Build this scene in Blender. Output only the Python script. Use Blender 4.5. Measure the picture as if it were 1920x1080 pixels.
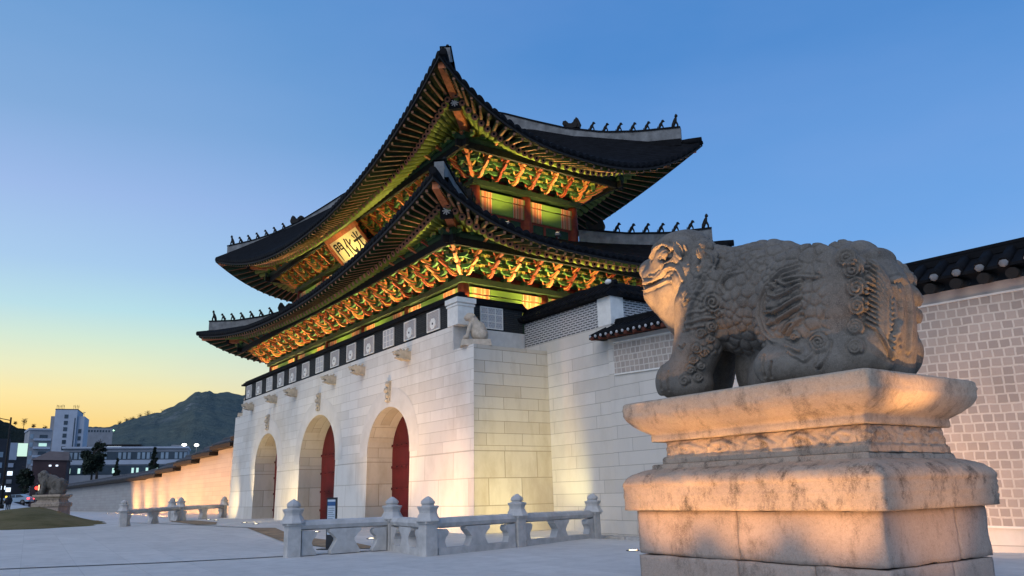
import bpy, bmesh, math, random
import numpy as np
from mathutils import Vector, Matrix
from mathutils.bvhtree import BVHTree
random.seed(7); RNG = np.random.default_rng(7)
R = math.radians
for o in list(bpy.data.objects): bpy.data.objects.remove(o)
SC = bpy.context.scene
COL = SC.collection

# ------------------------------------------------------------------ camera
CAM_M = np.array([[0.574025, 0.818457, -0.024963],
                  [-0.195178, 0.107154, -0.974897],
                  [-0.795237, 0.564487, 0.221254]])     # rows: right, down, forward
CAM_C = np.array([0.0, 0.0, 1.5])
cd = bpy.data.cameras.new('camera'); cam = bpy.data.objects.new('camera', cd); COL.objects.link(cam)
cd.sensor_fit = 'HORIZONTAL'; cd.sensor_width = 36.0; cd.lens = 36.0 * 1469.09 / 1920
cd.shift_y = (592.06 - 540) / 1920
cd.clip_start = 0.1; cd.clip_end = 8000
mw = Matrix.Identity(4)
for i in range(3):
    mw[i][0] = CAM_M[0][i]; mw[i][1] = -CAM_M[1][i]; mw[i][2] = -CAM_M[2][i]; mw[i][3] = CAM_C[i]
cam.matrix_world = mw
SC.camera = cam

# ------------------------------------------------------------------ sky, dusk light, exposure
SUN_AZ = 100.0            # compass of the afterglow, degrees counter-clockwise from +Y
world = bpy.data.worlds.new('World'); SC.world = world; world.use_nodes = True
wn = world.node_tree; wn.nodes.clear()
def WN(t, **k):
    n = wn.nodes.new(t)
    for a, b in k.items(): setattr(n, a, b)
    return n
w_out = WN('ShaderNodeOutputWorld'); w_bg = WN('ShaderNodeBackground')
w_sky = WN('ShaderNodeTexSky'); w_sky.sky_type = 'NISHITA'; w_sky.sun_disc = False
w_sky.sun_elevation = R(1.5); w_sky.sun_rotation = R(-SUN_AZ); w_sky.air_density = 1.4; w_sky.dust_density = 1.5
w_tc = WN('ShaderNodeTexCoord'); w_sep = WN('ShaderNodeSeparateXYZ')
wn.links.new(w_tc.outputs['Generated'], w_sep.inputs[0])
def ramp(tree, stops, interp='LINEAR'):
    n = tree.nodes.new('ShaderNodeValToRGB'); e = n.color_ramp.elements
    n.color_ramp.interpolation = interp
    while len(e) > 1: e.remove(e[0])
    e[0].position = stops[0][0]; e[0].color = (*stops[0][1], 1)
    for p, c in stops[1:]:
        q = e.new(p); q.color = (*c, 1)
    return n
# dusk dome: blue overhead, a yellow band over the sunset
w_blue = ramp(wn, [(0.0, (.42, .60, .82)), (0.10, (.30, .53, .85)), (0.28, (.145, .375, .79)), (0.5, (.070, .25, .62)), (1.0, (.04, .16, .46))])
w_warm = ramp(wn, [(0.0, (.94, .50, .15)), (0.085, (.94, .66, .19)), (0.12, (.93, .80, .36)), (0.147, (.80, .83, .52)), (0.182, (.62, .81, .66)), (0.215, (.46, .74, .80)), (0.265, (.37, .60, .84)), (0.34, (.32, .49, .81)), (0.42, (.21, .40, .69)), (0.56, (.14, .34, .65)), (1.0, (.05, .19, .50))])
wn.links.new(w_sep.outputs['Z'], w_blue.inputs[0]); wn.links.new(w_sep.outputs['Z'], w_warm.inputs[0])
w_dot = WN('ShaderNodeVectorMath', operation='DOT_PRODUCT'); wn.links.new(w_tc.outputs['Generated'], w_dot.inputs[0])
w_dot.inputs[1].default_value = (-math.sin(R(SUN_AZ)), math.cos(R(SUN_AZ)), 0)
w_mr = WN('ShaderNodeMapRange', interpolation_type='SMOOTHSTEP'); wn.links.new(w_dot.outputs['Value'], w_mr.inputs[0])
w_mr.inputs[1].default_value = 0.50; w_mr.inputs[2].default_value = 1.0
w_mix = WN('ShaderNodeMix', data_type='RGBA')
wn.links.new(w_mr.outputs[0], w_mix.inputs['Factor']); wn.links.new(w_blue.outputs[0], w_mix.inputs[6]); wn.links.new(w_warm.outputs[0], w_mix.inputs[7])
w_scale = WN('ShaderNodeVectorMath', operation='SCALE'); w_scale.inputs['Scale'].default_value = 0.015
wn.links.new(w_sky.outputs[0], w_scale.inputs[0])
w_add = WN('ShaderNodeVectorMath', operation='ADD')
wn.links.new(w_mix.outputs[2], w_add.inputs[0]); wn.links.new(w_scale.outputs[0], w_add.inputs[1])
# thin uneven haze in the dusk air
w_nz = WN('ShaderNodeTexNoise'); w_nz.inputs['Scale'].default_value = 1.6; w_nz.inputs['Detail'].default_value = 5; w_nz.inputs['Roughness'].default_value = .55
w_map = WN('ShaderNodeMapping'); w_map.inputs['Scale'].default_value = (1, 1, 3.2); wn.links.new(w_tc.outputs['Generated'], w_map.inputs[0]); wn.links.new(w_map.outputs[0], w_nz.inputs['Vector'])
w_hz = ramp(wn, [(.36, (0, 0, 0)), (.72, (.16, .16, .16))]); wn.links.new(w_nz.outputs['Fac'], w_hz.inputs[0])
w_mix2 = WN('ShaderNodeMix', data_type='RGBA'); wn.links.new(w_hz.outputs[0], w_mix2.inputs['Factor']); wn.links.new(w_add.outputs[0], w_mix2.inputs[6]); w_mix2.inputs[7].default_value = (.36, .47, .84, 1)
wn.links.new(w_mix2.outputs[2], w_bg.inputs[0]); w_bg.inputs[1].default_value = 1.0
wn.links.new(w_bg.outputs[0], w_out.inputs[0])

# one broad, soft lamp: added fill from the viewer's side that brightens the gate
sl = bpy.data.lights.new('front_fill_sun', 'SUN'); sl.energy = 1.4; sl.angle = R(50); sl.color = (1.0, .93, .86)
so = bpy.data.objects.new('front_fill_sun', sl); COL.objects.link(so)
so.rotation_euler = Vector((-0.42, 0.76, -0.64)).to_track_quat('-Z', 'Y').to_euler()

SC.view_settings.view_transform = 'Standard'; SC.view_settings.look = 'None'
SC.view_settings.exposure = 0.0; SC.view_settings.gamma = 1.0
SC.cycles.use_denoising = True
SC.cycles.max_bounces = 6
SC.cycles.sample_clamp_indirect = 4.0

# ------------------------------------------------------------------ helpers
GS = 0.75                       # gate module -> metres
def G(x, y, z): return (GS * x, GS * y, 0.375 + GS * z)
def Gv(v): v = np.asarray(v, float); return v * GS + np.array([0, 0, .375])
def un(px, py): return CAM_M.T @ np.array([px - 960, py - 592.06, 1469.09])

def smooth(t):
    t = np.clip(t, 0, 1); return t * t * (3 - 2 * t)
def ground_z(x, y):
    x = np.asarray(x, float); y = np.asarray(y, float)
    z = .34 * smooth((-x - 18) / 26) * (.62 + .38 * smooth((y - 7) / 7))
    z = z + .030 * np.maximum(0, -x - 85) * smooth((15 - y) / 8) * smooth((400 + x) / 200 + .5)
    z = z - .16 * smooth((y - 17) / 2.5) * smooth((x + 24.5) / 3)
    return z

def hashn(i, j, k, seed=0):
    v = np.sin(i * 127.1 + j * 311.7 + k * 74.7 + seed * 53.3) * 43758.5453
    return v - np.floor(v)
def vnoise(p, scale=1.0, seed=0):
    q = np.asarray(p, float) * scale; f = np.floor(q); w = q - f; w = w * w * (3 - 2 * w)
    i, j, k = f[..., 0], f[..., 1], f[..., 2]; r = 0
    for a in (0, 1):
        for b in (0, 1):
            for c in (0, 1):
                r = r + hashn(i + a, j + b, k + c, seed) * (w[..., 0] if a else 1 - w[..., 0]) * (w[..., 1] if b else 1 - w[..., 1]) * (w[..., 2] if c else 1 - w[..., 2])
    return r * 2 - 1

class MB:
    def __init__(s): s.v = []; s.f = []; s.m = []; s.sm = []
    def add(s, vs, fs, mi=0, smooth=False):
        o = len(s.v); s.v.extend([tuple(map(float, p)) for p in vs])
        for f in fs: s.f.append(tuple(i + o for i in f)); s.m.append(mi); s.sm.append(smooth)
        return s
    def box(s, c, d, mi=0, M=None, taper=None):
        x, y, z = d[0] / 2, d[1] / 2, d[2] / 2; t = taper or 1
        vs = [(-x, -y, -z), (x, -y, -z), (x, y, -z), (-x, y, -z), (-x * t, -y * t, z), (x * t, -y * t, z), (x * t, y * t, z), (-x * t, y * t, z)]
        if M is not None: vs = [tuple(M @ Vector(p)) for p in vs]
        vs = [(p[0] + c[0], p[1] + c[1], p[2] + c[2]) for p in vs]
        return s.add(vs, [(0, 3, 2, 1), (4, 5, 6, 7), (0, 1, 5, 4), (1, 2, 6, 5), (2, 3, 7, 6), (3, 0, 4, 7)], mi)
    def bb(s, a, b, mi=0): return s.box([(a[i] + b[i]) / 2 for i in range(3)], [abs(b[i] - a[i]) for i in range(3)], mi)
    def beam(s, a, b, w, h, mi=0, up=(0, 0, 1), w2=None, h2=None):
        a = Vector(a); b = Vector(b); d = (b - a).normalized(); r = d.cross(Vector(up)).normalized(); u = r.cross(d)
        vs = []
        for p, ww, hh in ((a, w, h), (b, w2 or w, h2 or h)):
            for sx, sz in ((-1, -1), (1, -1), (1, 1), (-1, 1)): vs.append(p + r * (sx * ww / 2) + u * (sz * hh / 2))
        return s.add(vs, [(0, 1, 2, 3), (7, 6, 5, 4), (0, 4, 5, 1), (1, 5, 6, 2), (2, 6, 7, 3), (3, 7, 4, 0)], mi)
    def tube(s, pts, rad, n=8, mi=0, cap=True, smooth=True):
        pts = [Vector(p) for p in pts]; rad = rad if hasattr(rad, '__len__') else [rad] * len(pts)
        vs = []; fs = []; ref = None
        for i, p in enumerate(pts):
            d = (pts[min(i + 1, len(pts) - 1)] - pts[max(i - 1, 0)]).normalized()
            if ref is None: ref = Vector((0, 0, 1)) if abs(d.z) < .9 else Vector((1, 0, 0))
            r = d.cross(ref).normalized(); u = r.cross(d).normalized(); ref = u
            for k in range(n):
                a = 2 * math.pi * k / n; vs.append(p + r * (math.cos(a) * rad[i]) + u * (math.sin(a) * rad[i]))
        for i in range(len(pts) - 1):
            for k in range(n): fs.append((i * n + k, i * n + (k + 1) % n, (i + 1) * n + (k + 1) % n, (i + 1) * n + k))
        s.add(vs, fs, mi, smooth)
        if cap:
            o = len(s.v) - len(vs)
            s.f.append(tuple(o + k for k in range(n))[::-1]); s.m.append(mi); s.sm.append(False)
            s.f.append(tuple(o + (len(pts) - 1) * n + k for k in range(n))); s.m.append(mi); s.sm.append(False)
        return s
    def lathe(s, prof, c=(0, 0, 0), n=12, mi=0, smooth=True, rot=0):
        vs = []; fs = []
        for r, z in prof:
            for k in range(n):
                a = 2 * math.pi * k / n + rot; vs.append((c[0] + r * math.cos(a), c[1] + r * math.sin(a), c[2] + z))
        m = len(prof)
        for i in range(m - 1):
            for k in range(n): fs.append((i * n + k, i * n + (k + 1) % n, (i + 1) * n + (k + 1) % n, (i + 1) * n + k))
        fs.append(tuple(range(n))[::-1]); fs.append(tuple((m - 1) * n + k for k in range(n)))
        return s.add(vs, fs, mi, smooth)
    def prism(s, poly, M, depth, mi=0):
        """polygon (u, v) extruded along the local w axis by +-depth/2; M maps local (u, v, w)"""
        n = len(poly); vs = [tuple(M @ Vector((u, v, -depth / 2))) for u, v in poly] + [tuple(M @ Vector((u, v, depth / 2))) for u, v in poly]
        fs = [tuple(range(n))[::-1], tuple(range(n, 2 * n))] + [(i, (i + 1) % n, n + (i + 1) % n, n + i) for i in range(n)]
        return s.add(vs, fs, mi)
    def grid(s, P, mi=0, smooth=False, flip=False):
        P = np.asarray(P); a, b = P.shape[:2]; vs = P.reshape(-1, 3); fs = []
        for i in range(a - 1):
            for j in range(b - 1):
                q = (i * b + j, (i + 1) * b + j, (i + 1) * b + j + 1, i * b + j + 1)
                fs.append(q[::-1] if flip else q)
        return s.add(vs, fs, mi, smooth)
    def mesh(s, name, mats, uv=True, off=(0, 0, 0)):
        me = bpy.data.meshes.new(name)
        V = np.array(s.v, float).reshape(-1, 3)
        me.from_pydata((V - np.array(off)).tolist(), [], s.f)
        for m in (mats if isinstance(mats, (list, tuple)) else [mats]): me.materials.append(m)
        me.polygons.foreach_set('material_index', s.m); me.polygons.foreach_set('use_smooth', s.sm)
        bm = bmesh.new(); bm.from_mesh(me); bmesh.ops.recalc_face_normals(bm, faces=bm.faces); bm.to_mesh(me); bm.free()
        if uv: box_uv(me, np.array(off))
        me.update(); return me
def box_uv(me, off=np.zeros(3)):
    n = len(me.loops); uvl = me.uv_layers.new(name='UVMap')
    vi = np.empty(n, int); me.loops.foreach_get('vertex_index', vi)
    co = np.empty(len(me.vertices) * 3); me.vertices.foreach_get('co', co); co = co.reshape(-1, 3) + off
    nf = len(me.polygons); nor = np.empty(nf * 3); me.polygons.foreach_get('normal', nor); nor = np.abs(nor.reshape(-1, 3))
    tot = np.empty(nf, int); me.polygons.foreach_get('loop_total', tot); fn = np.repeat(nor, tot, 0); c = co[vi]
    uv = np.empty((n, 2)); top = (fn[:, 2] > fn[:, 0]) & (fn[:, 2] > fn[:, 1]); fr = (~top) & (fn[:, 1] >= fn[:, 0]); sd = ~(top | fr)
    uv[top] = c[top][:, [0, 1]]; uv[fr] = c[fr][:, [0, 2]]; uv[sd] = c[sd][:, [1, 2]]
    uvl.data.foreach_set('uv', uv.ravel())

def world_loc(o):
    p = Vector(o.location); q = o.parent
    while q: p = p + Vector(q.location); q = q.parent
    return p
def tag(o, label, cat, group=None):
    o['label'] = label; o['category'] = cat
    if group: o['group'] = group
    return o
def thing(name, loc, label, cat, group=None):
    o = bpy.data.objects.new(name, None); o.empty_display_size = .2; COL.objects.link(o); o.location = loc
    return tag(o, label, cat, group)
def part(name, mb, mats, parent=None, label=None, uv=True):
    """mb holds WORLD coordinates; the object takes its parent's origin"""
    off = world_loc(parent) if parent else Vector((0, 0, 0))
    me = mb.mesh(name, mats, uv, off); o = bpy.data.objects.new(name, me); COL.objects.link(o)
    if parent: o.parent = parent
    if label: o['label'] = label
    return o
def inst(name, me, loc, rz=0, parent=None, rot=None, scale=None):
    o = bpy.data.objects.new(name, me); COL.objects.link(o)
    off = world_loc(parent) if parent else Vector((0, 0, 0))
    o.location = Vector(loc) - off
    o.rotation_euler = rot if rot else (0, 0, rz)
    if scale: o.scale = scale
    if parent: o.parent = parent
    return o
def structure(name, mb, mats, uv=True):
    o = part(name, mb, mats, None, None, uv); o['kind'] = 'structure'; return o
def spot(name, loc, target, power, color, angle=60, blend=.6, size=.08, parent=None):
    l = bpy.data.lights.new(name, 'SPOT'); l.energy = power; l.color = color; l.spot_size = R(angle); l.spot_blend = blend; l.shadow_soft_size = size
    o = bpy.data.objects.new(name, l); COL.objects.link(o)
    d = Vector(target) - Vector(loc); o.rotation_euler = d.to_track_quat('-Z', 'Y').to_euler()
    o.location = Vector(loc) - (world_loc(parent) if parent else Vector((0, 0, 0)))
    if parent: o.parent = parent
    return o

# ------------------------------------------------------------------ materials
class MT:
    def __init__(s, name, rough=.8, spec=.3, metal=0):
        s.m = bpy.data.materials.new(name); s.m.use_nodes = True; s.t = s.m.node_tree
        s.b = s.t.nodes['Principled BSDF']; s.b.inputs['Roughness'].default_value = rough
        s.b.inputs['Specular IOR Level'].default_value = spec; s.b.inputs['Metallic'].default_value = metal
        s._tc = None
    def n(s, t, **k):
        q = s.t.nodes.new(t)
        for a, b in k.items(): setattr(q, a, b)
        return q
    def l(s, a, b): s.t.links.new(a, b)
    def co(s, which='Object'):
        if s._tc is None: s._tc = s.n('ShaderNodeTexCoord')
        return s._tc.outputs[which]
    def noise(s, scale, detail=4, rough=.55, co=None, stretch=None):
        q = s.n('ShaderNodeTexNoise'); q.inputs['Scale'].default_value = scale; q.inputs['Detail'].default_value = detail; q.inputs['Roughness'].default_value = rough
        c = co or s.co()
        if stretch:
            mp = s.n('ShaderNodeMapping'); mp.inputs['Scale'].default_value = stretch; s.l(c, mp.inputs[0]); c = mp.outputs[0]
        s.l(c, q.inputs['Vector']); return q.outputs['Fac']
    def ramp(s, fac, stops):
        q = ramp(s.t, stops); s.l(fac, q.inputs[0]); return q.outputs[0]
    def mix(s, f, a, b, mode='MIX'):
        q = s.n('ShaderNodeMix', data_type='RGBA', blend_type=mode)
        for v, i in ((f, 0), (a, 6), (b, 7)):
            if hasattr(v, 'is_linked'): s.l(v, q.inputs[i])
            else: q.inputs[i].default_value = v if i == 0 else (*v, 1)
        return q.outputs[2]
    def math(s, op, a, b=0):
        q = s.n('ShaderNodeMath', operation=op)
        for v, i in ((a, 0), (b, 1)):
            if hasattr(v, 'is_linked'): s.l(v, q.inputs[i])
            else: q.inputs[i].default_value = v
        return q.outputs[0]
    def base(s, c):
        if hasattr(c, 'is_linked'): s.l(c, s.b.inputs['Base Color'])
        else: s.b.inputs['Base Color'].default_value = (*c, 1)
        return s
    def bump(s, h, strength=.5, dist=.02):
        q = s.n('ShaderNodeBump'); q.inputs['Strength'].default_value = strength; q.inputs['Distance'].default_value = dist
        s.l(h, q.inputs['Height']); s.l(q.outputs[0], s.b.inputs['Normal']); return s

def plain(name, c, rough=.7, var=.25, scale=6, spec=.3, metal=0, bump=0):
    m = MT(name, rough, spec, metal); f = m.noise(scale, 5)
    d = tuple(max(0, x * (1 - var)) for x in c); e = tuple(min(1, x * (1 + var)) for x in c)
    m.base(m.ramp(f, [(.3, d), (.7, e)]))
    if bump: m.bump(m.noise(scale * 6, 4), bump, .02)
    return m.m
def ashlar(name, ca, cb, joint, rows, stain=(.30, .27, .22), stain_amt=.55, bumpd=.008):
    """coursed stone from the metre UVs; rows = [(z_from, width, height, z_offset)]"""
    m = MT(name, .82, .25); uv = m.co('UV'); sep = m.n('ShaderNodeSeparateXYZ'); m.l(uv, sep.inputs[0])
    col = None; fac = None
    for z0, w, h, zo, ms in rows:
        b = m.n('ShaderNodeTexBrick'); mp = m.n('ShaderNodeMapping'); mp.inputs['Location'].default_value = (0.37, -zo, 0); m.l(uv, mp.inputs[0]); m.l(mp.outputs[0], b.inputs['Vector'])
        b.inputs['Color1'].default_value = (*ca, 1); b.inputs['Color2'].default_value = (*cb, 1); b.inputs['Mortar'].default_value = (*joint, 1)
        b.inputs['Scale'].default_value = 1; b.inputs['Mortar Size'].default_value = ms; b.inputs['Mortar Smooth'].default_value = .1
        b.inputs['Brick Width'].default_value = w; b.inputs['Row Height'].default_value = h; b.inputs['Bias'].default_value = -.25; b.offset = .5; b.squash = 1.4; b.squash_frequency = 3
        if col is None: col, fac = b.outputs[0], b.outputs[1]
        else:
            g = m.math('GREATER_THAN', sep.outputs[1], z0); col = m.mix(g, col, b.outputs[0])
            q = m.n('ShaderNodeMix'); m.l(g, q.inputs[0]); m.l(fac, q.inputs[2]); m.l(b.outputs[1], q.inputs[3]); fac = q.outputs[0]
    st = m.ramp(m.noise(.55, 6, .65, stretch=(1, 1, .5)), [(.50, (0, 0, 0)), (.74, (1, 1, 1))])
    st2 = m.ramp(m.noise(2.2, 6, .7, stretch=(1, 1, .25)), [(.5, (0, 0, 0)), (.8, (1, 1, 1))])
    col = m.mix(m.math('MULTIPLY', st, stain_amt), col, stain)
    col = m.mix(m.math('MULTIPLY', st2, stain_amt * .5), col, stain)
    g = m.noise(28, 4, .7); col = m.mix(m.math('MULTIPLY', g, .35), col, tuple(x * .72 for x in ca))
    m.base(col)
    hgt = m.math('SUBTRACT', m.math('MULTIPLY', m.noise(40, 3, .7), .25), fac); m.bump(hgt, .6, bumpd)
    return m.m
def emit(name, c, strength):
    m = MT(name, .4); m.base(tuple(x * .5 for x in c)); m.b.inputs['Emission Color'].default_value = (*c, 1); m.b.inputs['Emission Strength'].default_value = strength
    return m.m

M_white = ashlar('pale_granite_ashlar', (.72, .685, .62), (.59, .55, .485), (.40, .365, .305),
                 [(-9, 2.3, 1.02, .06, .014), (3.14, 2.1, .445, .03, .008)], (.36, .31, .24), .5)  # floodlit brightness of the gate front is put into this stone colour
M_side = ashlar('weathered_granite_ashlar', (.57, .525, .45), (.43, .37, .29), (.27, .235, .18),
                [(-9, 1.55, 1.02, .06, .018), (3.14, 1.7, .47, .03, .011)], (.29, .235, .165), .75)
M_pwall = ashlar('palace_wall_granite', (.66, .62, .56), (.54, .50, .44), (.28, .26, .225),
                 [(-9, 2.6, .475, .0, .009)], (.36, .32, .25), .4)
M_wwall = ashlar('west_wall_unlit_granite', (.36, .355, .35), (.30, .295, .29), (.20, .20, .195), [(-9, 2.6, .40, .0, .010)], (.25, .24, .22), .4)  # darker stone: the west wall's missing floodlight is put into its colour
M_plain = plain('dressed_granite', (.58, .56, .52), .8, .12, 3, bump=.15)
M_grey = plain('grey_granite', (.40, .385, .36), .85, .22, 4, bump=.3)
M_tan = plain('tan_carved_stone', (.42, .36, .28), .85, .25, 5, bump=.3)
M_tile = plain('dark_roof_tile', (.007, .0075, .009), .8, .4, 3, spec=.10, bump=.2)
M_plaster = plain('ridge_lime_plaster', (.17, .175, .175), .85, .35, 2.5, bump=.2)
M_black = plain('plain_black', (.012, .011, .010), .8, .3, 5)  # plain black; also stands in for shaded eaves and interiors
M_orange = plain('orange_red_paint', (.50, .15, .055), .6, .25, 5)
M_redpaint = plain('dark_red_paint', (.20, .030, .012), .6, .25, 5)
M_soffit = plain('shaded_olive_board', (.022, .030, .008), .7, .3, 4)  # shade under the eaves is put into this board colour
M_green = plain('leaf_green_paint', (.17, .215, .04), .6, .3, 4)
M_dgreen = plain('deep_green_paint', (.015, .040, .014), .6, .35, 5)
M_yellow = plain('ochre_paint', (.50, .33, .08), .6, .2, 5)
M_pink = plain('salmon_paint', (.34, .155, .085), .6, .2, 5)
M_paint_white = plain('white_paint', (.72, .70, .64), .6, .1, 4)
M_malachite = plain('malachite_green_paint', (.055, .125, .035), .6, .35, 5)
M_lime = plain('lime_green_paint', (.27, .30, .045), .6, .3, 4)
M_plate = plain('blackish_green_paint', (.012, .022, .008), .6, .3, 5)
M_door = plain('crimson_gate_paint', (.085, .006, .008), .55, .2, 2)
M_brickdark = None
def brickmat(name, ca, cb, mortar, w, h, ms, off=.5, bumpd=.004, inv=False, stain=0, wob=0):
    m = MT(name, .85, .2); b = m.n('ShaderNodeTexBrick'); vec = m.co('UV')
    if wob:      # hand-laid rows: every course shifted by its own amount, joints a little crooked
        nz = m.n('ShaderNodeTexNoise'); nz.inputs['Scale'].default_value = 3.5; m.l(m.co('UV'), nz.inputs['Vector'])
        s1 = m.n('ShaderNodeVectorMath', operation='SUBTRACT'); m.l(nz.outputs['Color'], s1.inputs[0]); s1.inputs[1].default_value = (.5, .5, .5)
        s2 = m.n('ShaderNodeVectorMath', operation='SCALE'); m.l(s1.outputs[0], s2.inputs[0]); s2.inputs['Scale'].default_value = wob * 4
        sx = m.n('ShaderNodeSeparateXYZ'); m.l(m.co('UV'), sx.inputs[0]); row = m.math('FLOOR', m.math('DIVIDE', sx.outputs[1], h)); wn_ = m.n('ShaderNodeTexWhiteNoise', noise_dimensions='1D'); m.l(row, wn_.inputs['W'])
        cb_ = m.n('ShaderNodeCombineXYZ'); m.l(m.math('MULTIPLY', wn_.outputs['Value'], w), cb_.inputs[0]); a1 = m.n('ShaderNodeVectorMath', operation='ADD'); m.l(vec, a1.inputs[0]); m.l(cb_.outputs[0], a1.inputs[1])
        a2 = m.n('ShaderNodeVectorMath', operation='ADD'); m.l(a1.outputs[0], a2.inputs[0]); m.l(s2.outputs[0], a2.inputs[1]); vec = a2.outputs[0]
    m.l(vec, b.inputs['Vector'])
    b.inputs['Color1'].default_value = (*ca, 1); b.inputs['Color2'].default_value = (*cb, 1); b.inputs['Mortar'].default_value = (*mortar, 1)
    b.inputs['Scale'].default_value = 1; b.inputs['Mortar Size'].default_value = ms; b.inputs['Mortar Smooth'].default_value = .15
    b.inputs['Brick Width'].default_value = w; b.inputs['Row Height'].default_value = h; b.offset = off
    g = m.noise(18, 4, .7); col = m.mix(m.math('MULTIPLY', g, .45), b.outputs[0], tuple(x * .6 for x in ca), 'MIX')
    st = m.ramp(m.noise(.9, 5, .6), [(.45, (0, 0, 0)), (.75, (1, 1, 1))])
    col = m.mix(m.math('MULTIPLY', st, stain), col, (.22, .18, .14))
    m.base(col); h_ = m.math('MULTIPLY', b.outputs[1], 1 if inv else -1); m.bump(m.math('ADD', h_, m.math('MULTIPLY', m.noise(30, 3), .3)), .8, bumpd); return m.m
M_parapet = brickmat('dark_grey_brick', (.030, .034, .036), (.045, .048, .048), (.012, .013, .014), .5, .085, .012)
M_whitegrout = brickmat('black_brick_white_grout', (.014, .015, .018), (.03, .03, .032), (.55, .54, .52), .30, .098, .034)
M_sqbrick = brickmat('square_pinkish_brick', (.46, .39, .335), (.33, .285, .25), (.63, .575, .50), .245, .2245, .024, .5, .02, True, .25, .012)
M_lattice = brickmat('fret_lattice', (.20, .135, .11), (.16, .11, .09), (.50, .47, .44), .105, .07, .03)
M_lattice2 = brickmat('white_fret_lattice', (.03, .035, .04), (.03, .035, .04), (.58, .57, .56), .12, .085, .040)
M_soil = plain('bare_soil', (.27, .19, .115), .95, .3, 2, bump=.3)
M_tileend = plain('weathered_tile_end', (.36, .37, .38), .85, .2, 6)
M_wtile = plain('pale_grey_tile', (.085, .09, .10), .7, .35, 2, spec=.15)  # paler grey tile for the west coping
M_lens = emit('lamp_lens', (1, .82, .5), 9)
M_metal = plain('lamp_steel', (.12, .12, .12), .45, .2, 8, .5, .7)

# dancheong pattern beam: green middle, orange and pink bands with rings at both ends (u along the bay, 0..1)
def beam_mat():
    m = MT('dancheong_beam_paint', .6); sp = m.n('ShaderNodeSeparateXYZ'); m.l(m.co('UV'), sp.inputs[0])
    u = sp.outputs[0]; d = m.math('ABSOLUTE', m.math('SUBTRACT', u, .5)); d = m.math('MULTIPLY', d, 2)
    wv = m.n('ShaderNodeTexWave', wave_type='RINGS', rings_direction='SPHERICAL'); wv.inputs['Scale'].default_value = 2.2; wv.inputs['Distortion'].default_value = 1.5
    mp = m.n('ShaderNodeMapping'); mp.inputs['Scale'].default_value = (6, 2.2, 1); mp.inputs['Location'].default_value = (-4.7, -1.1, 0)
    m.l(m.co('UV'), mp.inputs[0]); m.l(mp.outputs[0], wv.inputs['Vector'])
    ringc = m.ramp(wv.outputs[1], [(.0, (.42, .06, .02)), (.3, (.62, .26, .13)), (.5, (.05, .10, .03)), (.65, (.70, .46, .28)), (.85, (.50, .10, .04))])
    bands = m.ramp(d, [(.0, (.13, .21, .035)), (.40, (.13, .21, .035)), (.41, (.03, .03, .02)), (.43, (.62, .5, .28)), (.445, (.48, .10, .03)), (.50, (.48, .10, .03)), (.505, (.03, .03, .02)), (.515, (.64, .34, .2)), (.56, (.64, .34, .2)), (.565, (.06, .14, .03)), (.61, (.06, .14, .03)), (.615, (.6, .46, .26)), (.64, (.5, .10, .03)), (.72, (.5, .10, .03)), (.725, (.03, .03, .02)), (.74, (.62, .32, .18)), (.80, (.62, .32, .18)), (.805, (.10, .18, .04)), (.9, (.12, .2, .05)), (.91, (.45, .10, .04)), (1, (.3, .05, .02))])
    inz = m.math('MULTIPLY', m.math('GREATER_THAN', d, .47), m.math('LESS_THAN', d, .84))
    m.base(m.mix(m.math('MULTIPLY', inz, .45), bands, ringc)); return m.m
M_beam = beam_mat()
# ================================================================== THE GATE (module units, converted by G)
XC, YC = -54.9, 29.39
XR, XL = -33.7, -76.1          # outer ends of the stone base at ground
YF = 21.32; B = .022; BX = .013
def yf(z): return YF + B * z
gate = thing('palace_gate', G(XC, YC, 0), 'two-tiered Korean palace gate with three arched passages in its pale stone base', 'gate')

ARCH = [(-66.2, 2.86, 6.95, 4.1), (-54.9, 3.43, 7.45, 4.05), (-43.5, 2.86, 6.85, 4.0)]   # centre, half width, crown height, springing
def arch_pts(cx, w, top, sp, n=18, grow=0):
    pts = [(cx - w - grow, -.6)]
    for i in range(n + 1):
        a = math.pi * (1 - i / n); pts.append((cx + (w + grow) * math.cos(a), sp + (top - sp + grow) * math.sin(a) ** .92))
    pts.append((cx + w + grow, -.6)); return pts

# front face with three holes
bm = bmesh.new()
def ring(pts, close=True):
    vs = [bm.verts.new(G(x, yf(z), z)) for x, z in pts]
    for i in range(len(vs)): bm.edges.new((vs[i], vs[(i + 1) % len(vs)]))
outer = [(XR + .02, -.6)]
ZT, ZB, ZP = 9.15, 9.75, 10.5
outer = [(XL, -.6)]
for a in ARCH: outer += arch_pts(*a)
outer += [(XR, -.6), (XR - BX * ZT, ZT), (-35.95, ZT), (-35.95, ZP), (-73.85, ZP), (-73.85, ZT), (XL + BX * ZT, ZT)]
ring(outer)
bmesh.ops.triangle_fill(bm, edges=bm.edges[:], use_beauty=True)
mb = MB(); mb.add([v.co[:] for v in bm.verts], [[v.index for v in f.verts] for f in bm.faces]) if False else None
bm.verts.index_update(); bm.faces.ensure_lookup_table()
front = MB(); front.add([v.co[:] for v in bm.verts], [tuple(v.index for v in f.verts) for f in bm.faces]); bm.free()
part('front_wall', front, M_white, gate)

YB = 2 * YC - YF
side = MB(); side2 = MB()
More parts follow.
